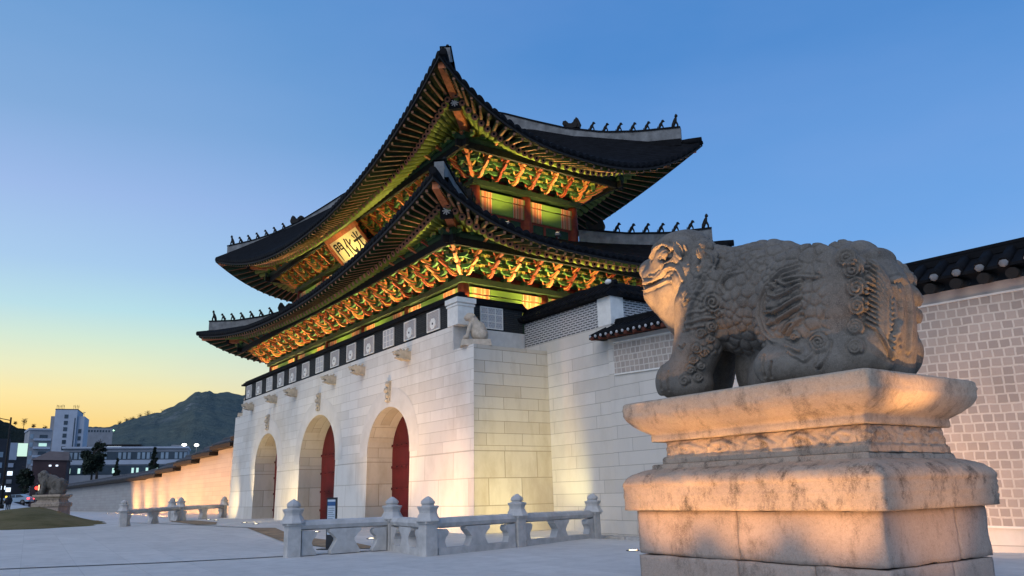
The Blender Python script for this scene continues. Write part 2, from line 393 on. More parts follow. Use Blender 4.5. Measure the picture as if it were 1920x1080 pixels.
# right buttress side, its top ledge, and the inner set-back wall above it
yi = 26.33
def q(*p): return [G(*a) for a in p]
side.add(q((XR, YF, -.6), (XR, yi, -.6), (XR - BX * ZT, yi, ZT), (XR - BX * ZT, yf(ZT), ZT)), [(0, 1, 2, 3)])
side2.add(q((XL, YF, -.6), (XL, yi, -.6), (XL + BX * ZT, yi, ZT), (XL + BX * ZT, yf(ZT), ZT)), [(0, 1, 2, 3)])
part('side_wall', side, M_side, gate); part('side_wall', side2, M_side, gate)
cap = MB()
cap.bb(G(-35.95, yf(ZT) + .01, ZT - .5), G(XR - BX * ZT - .01, yi, ZT - .002)); cap.bb(G(XL + BX * ZT + .01, yf(ZT) + .01, ZT - .5), G(-73.85, yi, ZT - .002))
cap.bb(G(-73.84, yf(ZP) + .012, 8.5), G(-35.96, YB, ZP - .003))                    # deck slab under the parapet
part('deck_slab', cap, M_plain, gate)
wing = MB(); wing2 = MB()
wing.bb(G(-36.4, 26.33, -.6), G(-28.55, YB, 9.68)); wing2.bb(G(-81.3, 26.33, -.6), G(-73.4, YB, 9.68))
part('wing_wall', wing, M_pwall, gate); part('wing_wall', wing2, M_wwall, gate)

# voussoir ring, vault, door and keystone of each arch
vou = MT('voussoir_granite', .82, .25); vou.base(vou.ramp(vou.noise(1.6, 5), [(.3, (.54, .51, .46)), (.7, (.63, .60, .555))])); vou.bump(vou.noise(40, 3), .3, .006); M_vou = vou.m
for (cx, w, top, sp) in ARCH:
    inn = arch_pts(cx, w, top, sp, 22); out = arch_pts(cx, w, top, sp, 22, 1.15)
    k0 = 1; rg = MB()
    for i in range(1, len(inn) - 2):
        a, b, c, d = inn[i], inn[i + 1], out[i + 1], out[i]
        rg.add(q((a[0], yf(a[1]) - .03, a[1]), (b[0], yf(b[1]) - .03, b[1]), (c[0], yf(c[1]) - .012, c[1]), (d[0], yf(d[1]) - .012, d[1])), [(0, 1, 2, 3)])
    part('voussoir_ring', rg, M_vou, gate)
    YD = 23.15
    vt = MB(); n = len(inn)
    vt.add([G(x, yf(z), z) for x, z in inn] + [G(x, 31.0, z) for x, z in inn], [(i, i + 1, n + i + 1, n + i) for i in range(n - 1)])
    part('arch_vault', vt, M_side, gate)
    dr = MB(); dp = arch_pts(cx, w - .02, top - .02, sp, 22)
    dr.add([G(x, YD, z) for x, z in dp], [tuple(range(len(dp)))])
    for z in (.55, 1.9, 3.25, 4.6):
        hw = w - .06
        dr.bb(G(cx - hw, YD - .09, z), G(cx - .06, YD - .004, z + .16)); dr.bb(G(cx + .06, YD - .09, z), G(cx + hw, YD - .004, z + .16))
    d_ = part('gate_door', dr, M_door, gate)
    sd = MB()
    for zz in (1.98, 3.33, 4.68):
        for k in range(9):
            x = cx - w * .9 + k * w * .225
            if abs(x - cx) > .2: sd.lathe([(.05, 0), (.04, .025), (.0, .035)], G(x, YD - .12, zz), 6)
    part('door_stud', sd, M_black, d_)['kind'] = 'stuff'
    ks = MB(); kz = top + 1.1
    ks.box(G(cx, yf(kz) - .05, kz - .15), (.36, .12, .95), 0)
    for k, (dz, r) in enumerate(((.32, .13), (.05, .16), (-.2, .13), (-.42, .1))):
        ks.lathe([(0, -r), (r * .8, -r * .6), (r, 0), (r * .8, r * .6), (0, r)], (G(cx, 0, 0)[0] + .04 * (-1) ** k, G(0, yf(kz), 0)[1] - .11, G(0, 0, kz - .15)[2] + dz), 8)
    part('carved_keystone', ks, M_tan, gate)
# dark inside of the passages
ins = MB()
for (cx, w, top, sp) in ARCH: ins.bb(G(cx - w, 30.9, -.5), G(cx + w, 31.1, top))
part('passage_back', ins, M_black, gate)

# ---- parapet of dark brick with fret panels
par = MB(); PY = 21.64
par.bb(G(-73.8, PY, ZP), G(-35.95, PY + .55, 11.95)); par.bb(G(-36.55, PY + .56, ZP - .02), G(-36.0, 26.3, 11.9)); par.bb(G(-73.75, PY + .56, ZP), G(-73.2, YB, 11.9)); par.bb(G(-73.8, YB - .5, ZP), G(-36.1, YB, 11.9))
parapet = part('parapet', par, M_parapet, gate)
cp = MB()
def coping(a, b, w=1.0, n=None, z=11.95):
    cp.beam(G(*a, z + .06), G(*b, z + .06), GS * w, GS * .14); cp.beam(G(*a, z + .2), G(*b, z + .2), GS * w * .62, GS * .16); cp.beam(G(*a, z + .34), G(*b, z + .34), GS * .3, GS * .18)
coping((-74.3, PY + .27), (-35.5, PY + .27)); coping((-36.27, PY + .8), (-36.27, 26.5), .9, z=11.9); coping((-73.5, PY + .8), (-73.5, YB), .9, z=11.9)
part('tile_coping', cp, M_tile, gate)
pil = MB()
pil.bb(G(-36.45, PY - .14, ZP), G(-35.35, PY + .9, 11.72)); pil.bb(G(-36.55, PY - .24, 11.72), G(-35.25, PY + 1.0, 12.0)); pil.bb(G(-36.5, PY - .19, 11.55), G(-35.3, PY + .95, 11.66))
part('corner_pillar', pil, M_paint_white, gate, 'pale square stone pillar ending the parapet at the near corner')
bs = MB(); bs.bb(G(-36.02, yf(ZT) + .02, ZT), G(-35.9, 26.3, ZP - .02))
part('base_band', bs, M_plain, gate)

def lattice_mesh(kind):
    m = MB(); w, h = 1.46 * GS, 1.16 * GS; t = .045; mats = [M_paint_white, M_lattice if kind == 'flower' else M_lattice2]
    fr = [((-w / 2, -.05, -h / 2), (w / 2, 0, -h / 2 + t)), ((-w / 2, -.05, h / 2 - t), (w / 2, 0, h / 2)), ((-w / 2, -.05, -h / 2 + t), (-w / 2 + t, 0, h / 2 - t)), ((w / 2 - t, -.05, -h / 2 + t), (w / 2, 0, h / 2 - t))]
    for a, b in fr: m.bb(a, b, 0)
    m.bb((-w / 2 + t, -.03, -h / 2 + t), (w / 2 - t, -.002, h / 2 - t), 1)
    if kind == 'fret':
        for x in (-w / 6, w / 6): m.bb((x - .014, -.05, -h / 2 + t), (x + .014, -.031, h / 2 - t), 0)
        for z in (-h / 6, h / 6): m.bb((-w / 2 + t, -.046, z - .014), (w / 2 - t, -.0305, z + .014), 0)
    return m.mesh('lattice_' + kind, mats, True)
lm = {k: lattice_mesh(k) for k in ('flower', 'fret')}
fl = MB(); pts = []
for i in range(40):
    a = 2 * math.pi * i / 40; r = .215 + .035 * abs(math.sin(a * 4)) ; pts.append((r * math.cos(a), r * math.sin(a)))
fl.prism(pts, Matrix(((1, 0, 0, 0), (0, 0, -1, 0), (0, 1, 0, 0), (0, 0, 0, 1))), .05, 0); hub = MB()
fl.tube([(0, -.02, 0), (0, -.034, 0)], .05, 8, 1)
flower_me = fl.mesh('flower_disc', [M_paint_white, M_black], False)
PX0, PS = -38.20, 2.855
for i in range(13):
    kind = 'fret' if i in (2, 6, 10) else 'flower'
    p = inst('lattice_panel', lm[kind], G(PX0 - i * PS, PY - .002, 11.22), 0, gate)
    if kind == 'flower':
        inst('flower_disc', flower_me, G(PX0 - i * PS, PY - .065, 11.05), 0, p)
pr = inst('lattice_panel', lm['fret'], G(-35.985, 24.1, 11.2), R(90), gate, scale=(1.05, 1, 1.08))

# ---- carved animal-head rain spouts
sp_ = MB()
sp_.beam((0, .1, 0), (0, -.22, .02), .40, .40); sp_.beam((0, -.22, .02), (0, -.52, .05), .42, .44, w2=.36, h2=.34)
sp_.beam((0, -.50, .11), (0, -.72, .10), .32, .18, w2=.26, h2=.13); sp_.beam((0, -.50, -.07), (0, -.66, -.10), .28, .10, w2=.22, h2=.07)
for s in (-1, 1):
    sp_.lathe([(0, -.07), (.06, -.04), (.07, 0), (.05, .05), (0, .07)], (s * .13, -.48, .24), 7); sp_.beam((s * .17, -.2, .2), (s * .2, -.12, .33), .07, .1)
    sp_.lathe([(0, -.05), (.05, -.02), (.05, .03), (0, .05)], (s * .1, -.72, .16), 6)
spm = sp_.mesh('rain_spout', [M_tan], True)
for x in (-41.05, -47.4, -52.2, -59.9, -64.6, -70.8): inst('animal_head_spout', spm, G(x, yf(9.6), 9.6), 0, gate)

# ---- the east wing parapet with white joints
we = MB(); WY = 26.42
we.bb(G(-36.0, WY, 9.72), G(-28.9, WY + .5, 11.1)); we.bb(G(-29.12, WY + .5, 9.72), G(-28.62, WY + 7.6, 11.1))
part('wing_parapet', we, M_whitegrout, gate)
wp = MB(); wp.bb(G(-29.5, WY - .08, 9.7), G(-28.5, WY + .8, 11.22)); part('wing_pillar', wp, M_paint_white, gate)
wc = MB()
def tile_coping(mb, a, b, w, pitch_h, tile=.3, up=None, endcap=1, n_r=6):
    """two-sided tiled coping between world points a, b: slopes, round tile rolls, ridge; material 0 tile, 1 white ends"""
    a = Vector(a); b = Vector(b); d = (b - a); L = d.length; d.normalize(); s = Vector((d.y, -d.x, 0)).normalized()   # s: towards the viewer side
    Z = Vector((0, 0, 1))
    for sg in (1, -1):
        e0 = a + s * (sg * w / 2); e1 = b + s * (sg * w / 2); t0 = a + Z * pitch_h; t1 = b + Z * pitch_h
        mb.add([e0, e1, t1, t0], [(0, 1, 2, 3)]); mb.add([e0 - Z * .07, e1 - Z * .07, e1, e0], [(0, 1, 2, 3)])
        n = max(1, int(L / tile))
        for i in range(n):
            p = a + d * ((i + .5) * L / n)
            mb.tube([p + s * (sg * (w / 2 + .05)) + Z * .015, p + s * (sg * w * .25) + Z * (pitch_h * .5 + .02), p + Z * (pitch_h + .01)], tile * .27, n_r, 0)
            if endcap and sg == 1:
                c = p + s * (w / 2 + .05) + Z * .015
                mb.tube([c, c + s * .03, c + s * .05], [tile * .22, tile * .18, tile * .06], 8, 1)
    mb.add([a - s * (w / 2) - Z * .07, b - s * (w / 2) - Z * .07, b + s * (w / 2) - Z * .07, a + s * (w / 2) - Z * .07], [(0, 1, 2, 3)])
    for e in (a, b): mb.add([e - s * (w / 2) - Z * .07, e + s * (w / 2) - Z * .07, e + s * (w / 2), e + Z * pitch_h, e - s * (w / 2)], [(0, 1, 2, 3, 4)])
    r0 = a + Z * (pitch_h + .03) - d * .03; r1 = b + Z * (pitch_h + .03) + d * .03
    mb.beam(r0, r1, .26, .16); mb.tube([r0 + Z * .12, r1 + Z * .12], .10, 8, 0)
tile_coping(wc, G(-36.2, WY + .25, 11.25), G(-28.4, WY + .25, 11.25), .95, .34, .30, endcap=0); tile_coping(wc, G(-28.85, WY + .4, 11.25), G(-28.85, WY + 7.6, 11.25), .95, .34, .30, endcap=0)
wc.lathe([(0, -.1), (.12, -.07), (.15, 0), (.1, .08), (0, .12)], G(-28.75, WY + .1, 11.95), 8, 1)
part('wing_coping', wc, [M_tile, M_paint_white], gate)

# ================================================================== PAVILION
# body: half sizes
LB = (16.9, 5.87); UB = (15.4, 4.0)
def col_me(h, r): return MB().lathe([(r * 1.02, 0), (r * 1.05, h * .3), (r, h * .7), (r * .93, h)], (0, 0, 0), 14).mesh('column', M_redpaint, False)
cL = col_me(3.3 * GS, .36 * GS); cU = col_me(3.6 * GS, .34 * GS)
def ring_cols(half, nx, ny):
    out = []
    for i in range(nx + 1): out += [(-half[0] + 2 * half[0] * i / nx, -half[1]), (-half[0] + 2 * half[0] * i / nx, half[1])]
    for j in range(1, ny): out += [(half[0], -half[1] + 2 * half[1] * j / ny), (-half[0], -half[1] + 2 * half[1] * j / ny)]
    return out
for x, y in ring_cols(LB, 5, 2): inst('column', cL, G(XC + x, YC + y, 10.3), 0, gate)
for x, y in ring_cols(UB, 5, 2): inst('column', cU, G(XC + x, YC + y, 17.4), 0, gate)
core = MB()
core.bb(G(XC - LB[0] + .3, YC - LB[1] + .3, 10.4), G(XC + LB[0] - .3, YC + LB[1] - .3, 17.6)); core.bb(G(XC - UB[0] + .3, YC - UB[1] + .3, 17.6), G(XC + UB[0] - .3, YC + UB[1] - .3, 24.4))
part('interior_dark_box', core, M_black, gate)  # black box stands in for the dark pavilion interior

# painted tie beams between the columns (UV 0..1 along each bay)
def bay_beam(p0, p1, zc, h, w, mat, name):
    a = Vector(G(*p0, zc)); b = Vector(G(*p1, zc)); L = (b - a).length
    m = MB(); m.beam((-L / 2, 0, 0), (L / 2, 0, 0), w * GS, h * GS)
    me = m.mesh(name, mat, False); uvl = me.uv_layers.new(name='UVMap')
    for poly in me.polygons:
        for li in poly.loop_indices:
            v = me.vertices[me.loops[li].vertex_index].co; uvl.data[li].uv = (v.x / L + .5, v.z / (h * GS) + .5)
    d = b - a
    return inst(name, me, (a + b) / 2, math.atan2(d.y, d.x), gate)
def bays(half, nx, ny):
    for i in range(nx): yield (XC - half[0] + 2 * half[0] * i / nx, YC - half[1]), (XC - half[0] + 2 * half[0] * (i + 1) / nx, YC - half[1])
    for j in range(ny): yield (XC + half[0], YC - half[1] + 2 * half[1] * j / ny), (XC + half[0], YC - half[1] + 2 * half[1] * (j + 1) / ny)
for half, z1, z2, z3 in ((LB, 12.55, 13.55, 11.2), (UB, 19.5, 20.6, 18.0)):
    for a, b in bays(half, 5, 2):
        bay_beam(a, b, z1, .95, .36, M_beam, 'tie_beam')
        bay_beam(a, b, z1 + .72, .36, .44, M_beam, 'head_beam')
    pl = MB()
    x0, x1, y0, y1 = XC - half[0] - .5, XC + half[0] + .5, YC - half[1] - .42, YC + half[1] + .42
    for s in ((x0, y0, x1, y0 + .85), (x0, y1 - .85, x1, y1), (x0, y0 + .85, x0 + .85, y1 - .85), (x1 - .85, y0 + .85, x1, y1 - .85)): pl.bb(G(s[0], s[1], z2 + .06), G(s[2], s[3], z2 + .38))
    part('plate_beam', pl, M_plate, gate)
    wnd = MB()
    for a, b in bays(half, 5, 2):
        A = Vector(G(*a, z3)); Bv = Vector(G(*b, z3)); d = (Bv - A).normalized(); L = (Bv - A).length
        wnd.beam(A + d * .25 + Vector((0, 0, .72)), Bv - d * .25 + Vector((0, 0, .72)), .14, .12, 1)
        wnd.beam(A + d * .25, Bv - d * .25, .06, 1.3, 0)
        for k in range(4): wnd.beam(A + d * (.3 + (L - .6) * k / 3) - Vector((0, 0, .65)), A + d * (.3 + (L - .6) * k / 3) + Vector((0, 0, .66)), .13, .13, 1, up=d)
    part('window_wall', wnd, [M_dgreen, M_redpaint], gate)

# ---- bracket sets
def bracket_mesh(steps, out, rise, name, mats_=None):
    m = MB(); MX = Matrix(((0, 0, 1, 0), (-1, 0, 0, 0), (0, 1, 0, 0), (0, 0, 0, 1)))   # u -> outwards (-y), v -> z, w -> x
    s_o = out / steps; s_z = rise / (steps + .4)
    m.box((0, 0, .10), (.34, .34, .22), 1, taper=1.25)
    for k in range(steps):
        z = .2 + k * s_z; o = s_o * k; tip = o + s_o * 1.55 + .12
        # curved tongue: rises outwards and curls
        P = []; n = 9
        for i in range(n + 1):
            t = i / n; u = o * .2 + (tip - o * .2) * t; v = z + .02 - .10 * math.sin(t * math.pi * .9) + .20 * max(0, t - .58) ** 1.25 * 2.9; th = .145 * (1 - .62 * t ** 2.2); P.append((u, v, th))
        poly = [(u, v) for u, v, th in P] + [(u, v + th) for u, v, th in reversed(P)]
        m.prism(poly, MX, .10, 2 if k % 2 == 0 else 1)
        m.prism([(u, v + th * .55) for u, v, th in P] + [(u, v + th * 1.06) for u, v, th in reversed(P)], MX, .125, 0)
        low = [(u, v - .045) for u, v, th in P] + [(u, v - .004) for u, v, th in reversed(P)]
        m.prism(low, MX, .125, 0)
        for sgn in (-1, 1):
            m.tube([(sgn * .06, -(o + .12), z + .10), (sgn * .17, -(o + .22), z + .05), (sgn * .25, -(o + .27), z + .14), (sgn * .20, -(o + .28), z + .20)], [.045, .05, .04, .02], 6, 3 if k % 2 else 0)
        # lateral arm, boat shaped, with three small blocks
        for oo, ln in ((o, .62 + .1 * k), (o + s_o, .50)):
            zz = z + .12; L = ln
            arm = [(-L, zz + .17), (-L, zz + .09), (-L * .72, zz + .01), (0, zz - .02), (L * .72, zz + .01), (L, zz + .09), (L, zz + .17)]
            m.prism(arm, Matrix(((1, 0, 0, 0), (0, 0, -1, -oo), (0, 1, 0, 0), (0, 0, 0, 1))), .13, 1)
            for x in (-L + .08, 0, L - .08):
                m.box((x, -oo, zz + .225), (.15, .15, .11), 2 if x else 1, taper=1.3)
                m.box((x, -oo - .082, zz + .215), (.085, .012, .07), 4)
    return m.mesh(name, mats_ or [M_orange, M_malachite, M_lime, M_yellow, M_pink], False)
BRL = bracket_mesh(4, 1.75, 1.5, 'bracket_set'); BRU = bracket_mesh(4, 1.75, 1.35, 'bracket_set')
ALT = [M_redpaint, M_malachite, M_yellow, M_orange, M_lime]
BRL2 = bracket_mesh(4, 1.70, 1.5, 'bracket_set', ALT); BRU2 = bracket_mesh(4, 1.70, 1.35, 'bracket_set', ALT)
def place_brackets(me, half, z, nx, ny, me2=None):
    for i in range(nx):
        x = -half[0] + 2 * half[0] * (i + .0) / (nx - 1); inst('bracket_set', me if i % 2 == 0 else me2, G(XC + x, YC - half[1] - .1, z), 0, gate)
    for j in range(1, ny):
        y = -half[1] + 2 * half[1] * j / (ny - 1); inst('bracket_set', me if j % 2 == 0 else me2, G(XC + half[0] + .1, YC + y, z), R(90), gate)
    for j in range(ny):
        inst('bracket_set', me if j % 2 == 0 else me2, G(XC - half[0] - .1, YC - half[1] + 2 * half[1] * j / (ny - 1), z), R(-90), gate)
    for i in range(5): inst('bracket_set', me if i % 2 == 0 else me2, G(XC + half[0] - i * 1.75, YC + half[1] + .1, z), R(180), gate)
    inst('bracket_set', me, G(XC + half[0] + .02, YC - half[1] - .02, z), R(45), gate, scale=(1, 1.3, 1)); inst('bracket_set', me, G(XC - half[0] - .02, YC - half[1] - .02, z), R(-45), gate, scale=(1, 1.3, 1))
    inst('bracket_set', me, G(XC + half[0] + .02, YC + half[1] + .02, z), R(135), gate, scale=(1, 1.3, 1))
    inst('bracket_set', me, G(XC + half[0], YC - half[1], z), R(90), gate)
place_brackets(BRL, LB, 13.93, 24, 9, BRL2); place_brackets(BRU, UB, 20.98, 22, 7, BRU2)
# wall between the sets and the eave purlin they carry
for half, z0, z1, oz in ((LB, 13.9, 16.3, 15.75), (UB, 20.95, 23.4, 22.55)):
    w = MB(); o = 2.25
    w.bb(G(XC - half[0], YC - half[1], z0), G(XC + half[0], YC + half[1], z1)); part('bracket_wall', w, M_redpaint, gate)
    p = MB(); xa, xb, ya, yb = XC - half[0] - o, XC + half[0] + o, YC - half[1] - o, YC + half[1] + o
    for a, b in (((xa - .5, ya), (xb + .5, ya)), ((xb, ya - .5), (xb, yb + .5)), ((xa, ya - .5), (xa, yb + .5)), ((xa - .5, yb), (xb + .5, yb))):
        p.tube([G(*a, oz), G(*b, oz)], .22 * GS, 8, 1); p.beam(G(*a, oz - .42), G(*b, oz - .42), .2 * GS, .42 * GS, 0)
    part('eave_purlin', p, [M_black, M_dgreen], gate)

# ---- roofs
class Roof:
    def __init__(s, L, zF, zS, zc, iF, iS, pF, pS, top, zt, body, zin):
        s.L, s.zF, s.zS, s.zc, s.iF, s.iS, s.pF, s.pS, s.top, s.zt, s.body, s.zin = L, zF, zS, zc, iF, iS, pF, pS, top, zt, body, zin
    def edge(s, sd, t):
        t = np.asarray(t, float); a = np.abs(t); Lx, Ly = s.L
        if sd in 'FB':
            y = Ly - s.iF * (1 - a ** 2.5); z = s.zF + (s.zc - s.zF) * a ** s.pF; x = t * Lx; y = -y if sd == 'F' else y
        else:
            x = Lx - s.iS * (1 - a ** 2.5); z = s.zS + (s.zc - s.zS) * a ** s.pS; y = t * Ly; x = -x if sd == 'L' else x
        return np.stack([x, y, z], -1)
    def topc(s, sd, t):
        t = np.asarray(t, float); tx, ty = s.top
        if sd in 'FB': return np.stack([t * tx, np.full_like(t, -ty if sd == 'F' else ty), np.full_like(t, s.zt)], -1)
        return np.stack([np.full_like(t, tx if sd == 'R' else -tx), t * ty, np.full_like(t, s.zt)], -1)
    def inner(s, sd, t):      # under the rafters at the wall
        bx, by = s.body; E = s.edge(sd, t); 
        if sd in 'FB':
            x = E[..., 0]; lim = bx - 2.2; ax = np.abs(x); xi = np.where(ax < lim, ax, lim + (ax - lim) * (bx - lim) / (s.L[0] - lim)) * np.sign(x)
            return np.stack([xi, np.full_like(xi, -by if sd == 'F' else by), np.full_like(xi, s.zin)], -1)
        y = E[..., 1]; lim = max(.5, by - 2.2); ay = np.abs(y); yi = np.where(ay < lim, ay, lim + (ay - lim) * (by - lim) / (s.L[1] - lim)) * np.sign(y)
        return np.stack([np.full_like(yi, bx if sd == 'R' else -bx), yi, np.full_like(yi, s.zin)], -1)
CEN = np.array([XC, YC, 0])
lowR = Roof((22.9, 11.3), 15.15, 15.0, 17.3, .75, .45, 2.0, 2.9, (UB[0] + .1, UB[1] + .1), 18.1, LB, 17.0)
upR = Roof((22.0, 10.4), 21.15, 21.4, 24.75, .9, .5, 2.1, 2.5, (8.2, .05), 29.7, UB, 24.0)
for rf, nm in ((lowR, 'lower_roof'), (upR, 'upper_roof')):
    m = MB()
    for sd in 'FRLB':
        n = int(2 * rf.L[0 if sd in 'FB' else 1] / .52); ns = n * 6 + 1
        t = np.linspace(-1, 1, ns); ph = (t + 1) / 2 * n; bumpv = np.abs(np.sin(ph * math.pi)) ** .8 * .17
        E = rf.edge(sd, t); T = rf.topc(sd, t); rows = []
        Dn = E - T; Dn[:, 2] = 0; Dn /= np.linalg.norm(Dn, axis=1, keepdims=True)
        Elow = E - Dn * .12; Elow[:, 2] -= .30 - bumpv * .5; rows.append(Elow)
        E0 = E.copy(); E0[:, 2] -= .20 - bumpv; rows.append(E0 + Dn * .02)
        for k in range(9):
            w = k / 8; P = E * (1 - w) + T * w; P[:, 2] = E[:, 2] + (T[:, 2] - E[:, 2]) * (.72 * w + .28 * w * w) + bumpv * (1 - .0 * w); rows.append(P)
        m.grid(Gv(np.array(rows) + CEN), 0, False)
    part(nm, m, M_tile, gate, uv=False)
    # soffit boards above the rafters
    sf = MB()
    for sd in 'FRLB':
        t = np.linspace(-1, 1, 81); E = rf.edge(sd, t); I = rf.inner(sd, t); E2 = E.copy(); E2[:, 2] -= .33; E2[:, :2] = I[:, :2] + (E[:, :2] - I[:, :2]) * .985
        I2 = I.copy(); I2[:, 2] += .30; rows = []
        for w in (0, .25, .5, .72, 1):
            P = I2 * (1 - w) + E2 * w; P[:, 2] += .30 * math.sin(math.pi * w) * .35; rows.append(P)
        sf.grid(Gv(np.array(rows) + CEN), 0, False)
    part('soffit_board', sf, M_soffit, gate, uv=False)

# rafters: round ones on the wall side, square flying rafters beyond
rnd = MB().tube([(0, 0, 0), (1, 0, 0)], .15, 9, 0, cap=False).tube([(.995, 0, 0), (1.0, 0, 0)], .15, 9, 1); rnd.tube([(1.0, 0, 0), (1.004, 0, 0)], .06, 7, 2)
rafter_me = rnd.mesh('round_rafter', [M_green, M_pink, M_black], False)
flym = {}
def orient(a, b): return (Vector(b) - Vector(a)).to_track_quat('X', 'Z').to_euler()
for rf in (lowR, upR):
    fly = MB(); rest = MB(); cnt = 0; cand = []
    for sd in 'FRLB':
        n = int(2 * rf.L[0 if sd in 'FB' else 1] / .60)
        for i in range(n):
            t = -1 + 2 * (i + .5) / n
            if abs(t) > .985: continue
            E = rf.edge(sd, np.array(t)); I = rf.inner(sd, np.array(t)); D = E - I
            O = I + D * .66; O[2] = (I[2] - .05) + ((E[2] - .62) - (I[2] - .05)) * .78
            I_ = I.copy(); I_[2] -= .05
            cand.append((Gv(I_ + CEN), Gv(O + CEN)))
            a = I + D * .60; a[2] = O[2] + .36; b = I + D * .965; b[2] = E[2] - .44
            fly.beam(Gv(a + CEN), Gv(b + CEN), .17, .17, 0, w2=.13, h2=.13)
            d = (Vector(Gv(b + CEN)) - Vector(Gv(a + CEN))).normalized(); e = Vector(Gv(b + CEN)); fly.beam(e, e + d * .012, .10, .10, 1)
            u_ = Vector((0, 0, -.09)); s0 = Vector(Gv(a + CEN)); s0 = s0 + (e - s0) * .25; fly.beam(s0 + u_, e - d * .05 + u_ * .8, .10, .012, 1, w2=.07)
    cand.sort(key=lambda ab: math.hypot(*ab[1][:2]))
    for k, (a, b) in enumerate(cand):
        L = float(np.linalg.norm(b - a))
        if k < 50: inst('round_rafter', rafter_me, a, 0, gate, rot=orient(a, b), scale=(L, 1, 1))
        else:
            rest.tube([a, b], .15, 8, 0); d = (Vector(b) - Vector(a)).normalized(); rest.tube([b, Vector(b) + d * .01], .11, 8, 1)
    part('round_rafter', rest, [M_green, M_pink], gate, uv=False)['kind'] = 'stuff'
    part('flying_rafter', fly, [M_dgreen, M_pink], gate, uv=False)['kind'] = 'stuff'  # darkened paint carries the eave shade on the outer rafters
    # fascia strips along the eave
    fs = MB()
    for sd in 'FRLB':
        t = np.linspace(-1, 1, 61); E = rf.edge(sd, t); I = rf.inner(sd, t); D = E - I
        for fr, dz, hh in ((.975, -.36, .13), (.665, None, .12)):
            P = I + D * fr
            P[:, 2] = E[:, 2] + dz if dz else ((I[:, 2] - .05) + ((E[:, 2] - .62) - (I[:, 2] - .05)) * .78) + .26
            rows = np.stack([P, P + [0, 0, hh]]); Q = P * 1.0; Q[:, :2] = (I + D * (fr + .02))[:, :2]; rows = np.stack([P + [0, 0, hh], P, Q, Q + [0, 0, hh]]); fs.grid(Gv(rows + CEN), 0)
    part('fascia_strip', fs, M_black, gate, uv=False)
    # hip rafters with patterned joint blocks
    for sx, sy in ((1, -1), (-1, -1), (1, 1)):
        cx, cy = rf.L[0], rf.L[1]; bx, by = rf.body
        a = np.array([XC + sx * bx, YC + sy * by, rf.zin - .55]); e = np.array([XC + sx * (cx - .35), YC + sy * (cy - .35), rf.zc - .55])
        mid = a + (e - a) * .62; mid[2] = a[2] + (e[2] - a[2]) * .45 - .18
        hp = MB(); hp.beam(Gv(a), Gv(a + (mid - a) * .5 + [0, 0, -.16]), .36, .46, 0); hp.beam(Gv(a + (mid - a) * .49 + [0, 0, -.16]), Gv(mid), .36, .46, 0, w2=.32, h2=.40)
        hp.beam(Gv(a + (e - a) * .5 + [0, 0, .28]), Gv(e), .34, .40, 0, w2=.26, h2=.28)
        h_ = part('hip_rafter', hp, M_orange, gate)
        d = (Vector(mid) - Vector(a)).normalized(); bl = MB(); c = Vector(Gv(mid)); bl.beam(c - d * .08, c + d * .10, .52, .58, 0)
        for k in range(8):
            a_ = k * math.pi / 4; r_ = d.cross(Vector((0, 0, 1))).normalized(); u_ = r_.cross(d)
            bl.beam(c + d * .105, c + d * .107 + (r_ * math.cos(a_) + u_ * math.sin(a_)) * .17, .05, .02, 1, up=d)
        part('joint_block', bl, [M_black, M_paint_white], h_)

# ---- hip ridges in lime plaster with their row of small figures
def fig_mesh():
    m = MB(); m.tube([(.13, 0, 0), (.10, 0, .14), (.02, 0, .30), (-.06, 0, .42)], [.05, .07, .085, .06], 7); m.tube([(-.12, 0, 0), (-.10, 0, .16), (-.04, 0, .30)], [.035, .04, .05], 6)
    m.lathe([(0, -.08), (.06, -.05), (.08, 0), (.06, .06), (0, .09)], (-.10, 0, .47), 8); m.tube([(-.12, 0, .47), (-.20, 0, .43)], [.05, .025], 6); m.tube([(.10, 0, .06), (.20, 0, .10), (.18, 0, .22)], [.04, .03, .015], 5)
    return m.mesh('roof_figure', M_black, False)
def lead_mesh():
    m = MB(); m.tube([(.16, 0, 0), (.10, 0, .22), (.0, 0, .45), (-.05, 0, .60)], [.07, .10, .10, .06], 7); m.lathe([(0, -.09), (.07, -.05), (.09, 0), (.06, .08), (0, .14)], (-.07, 0, .68), 8); m.tube([(-.12, 0, 0), (-.12, 0, .2), (-.03, 0, .4)], [.05, .05, .06], 6)
    return m.mesh('roof_figure', M_black, False)
def dragon_mesh():
    m = MB(); poly = [(-.42, 0), (-.50, .22), (-.40, .50), (-.28, .62), (-.16, .40), (.0, .30), (.16, .34), (.30, .52), (.46, .50), (.50, .34), (.36, .24), (.40, .0)]
    m.prism(poly, Matrix(((1, 0, 0, 0), (0, 0, -1, 0), (0, 1, 0, 0), (0, 0, 0, 1))), .30, 0); m.prism([(x * .7, z * .8) for x, z in poly], Matrix(((1, 0, 0, 0), (0, 0, -1, 0), (0, 1, 0, 0), (0, 0, 0, 1))), .42, 0)
    return m.mesh('dragon_head', M_black, False)
F1, F2, F3 = fig_mesh(), lead_mesh(), dragon_mesh()
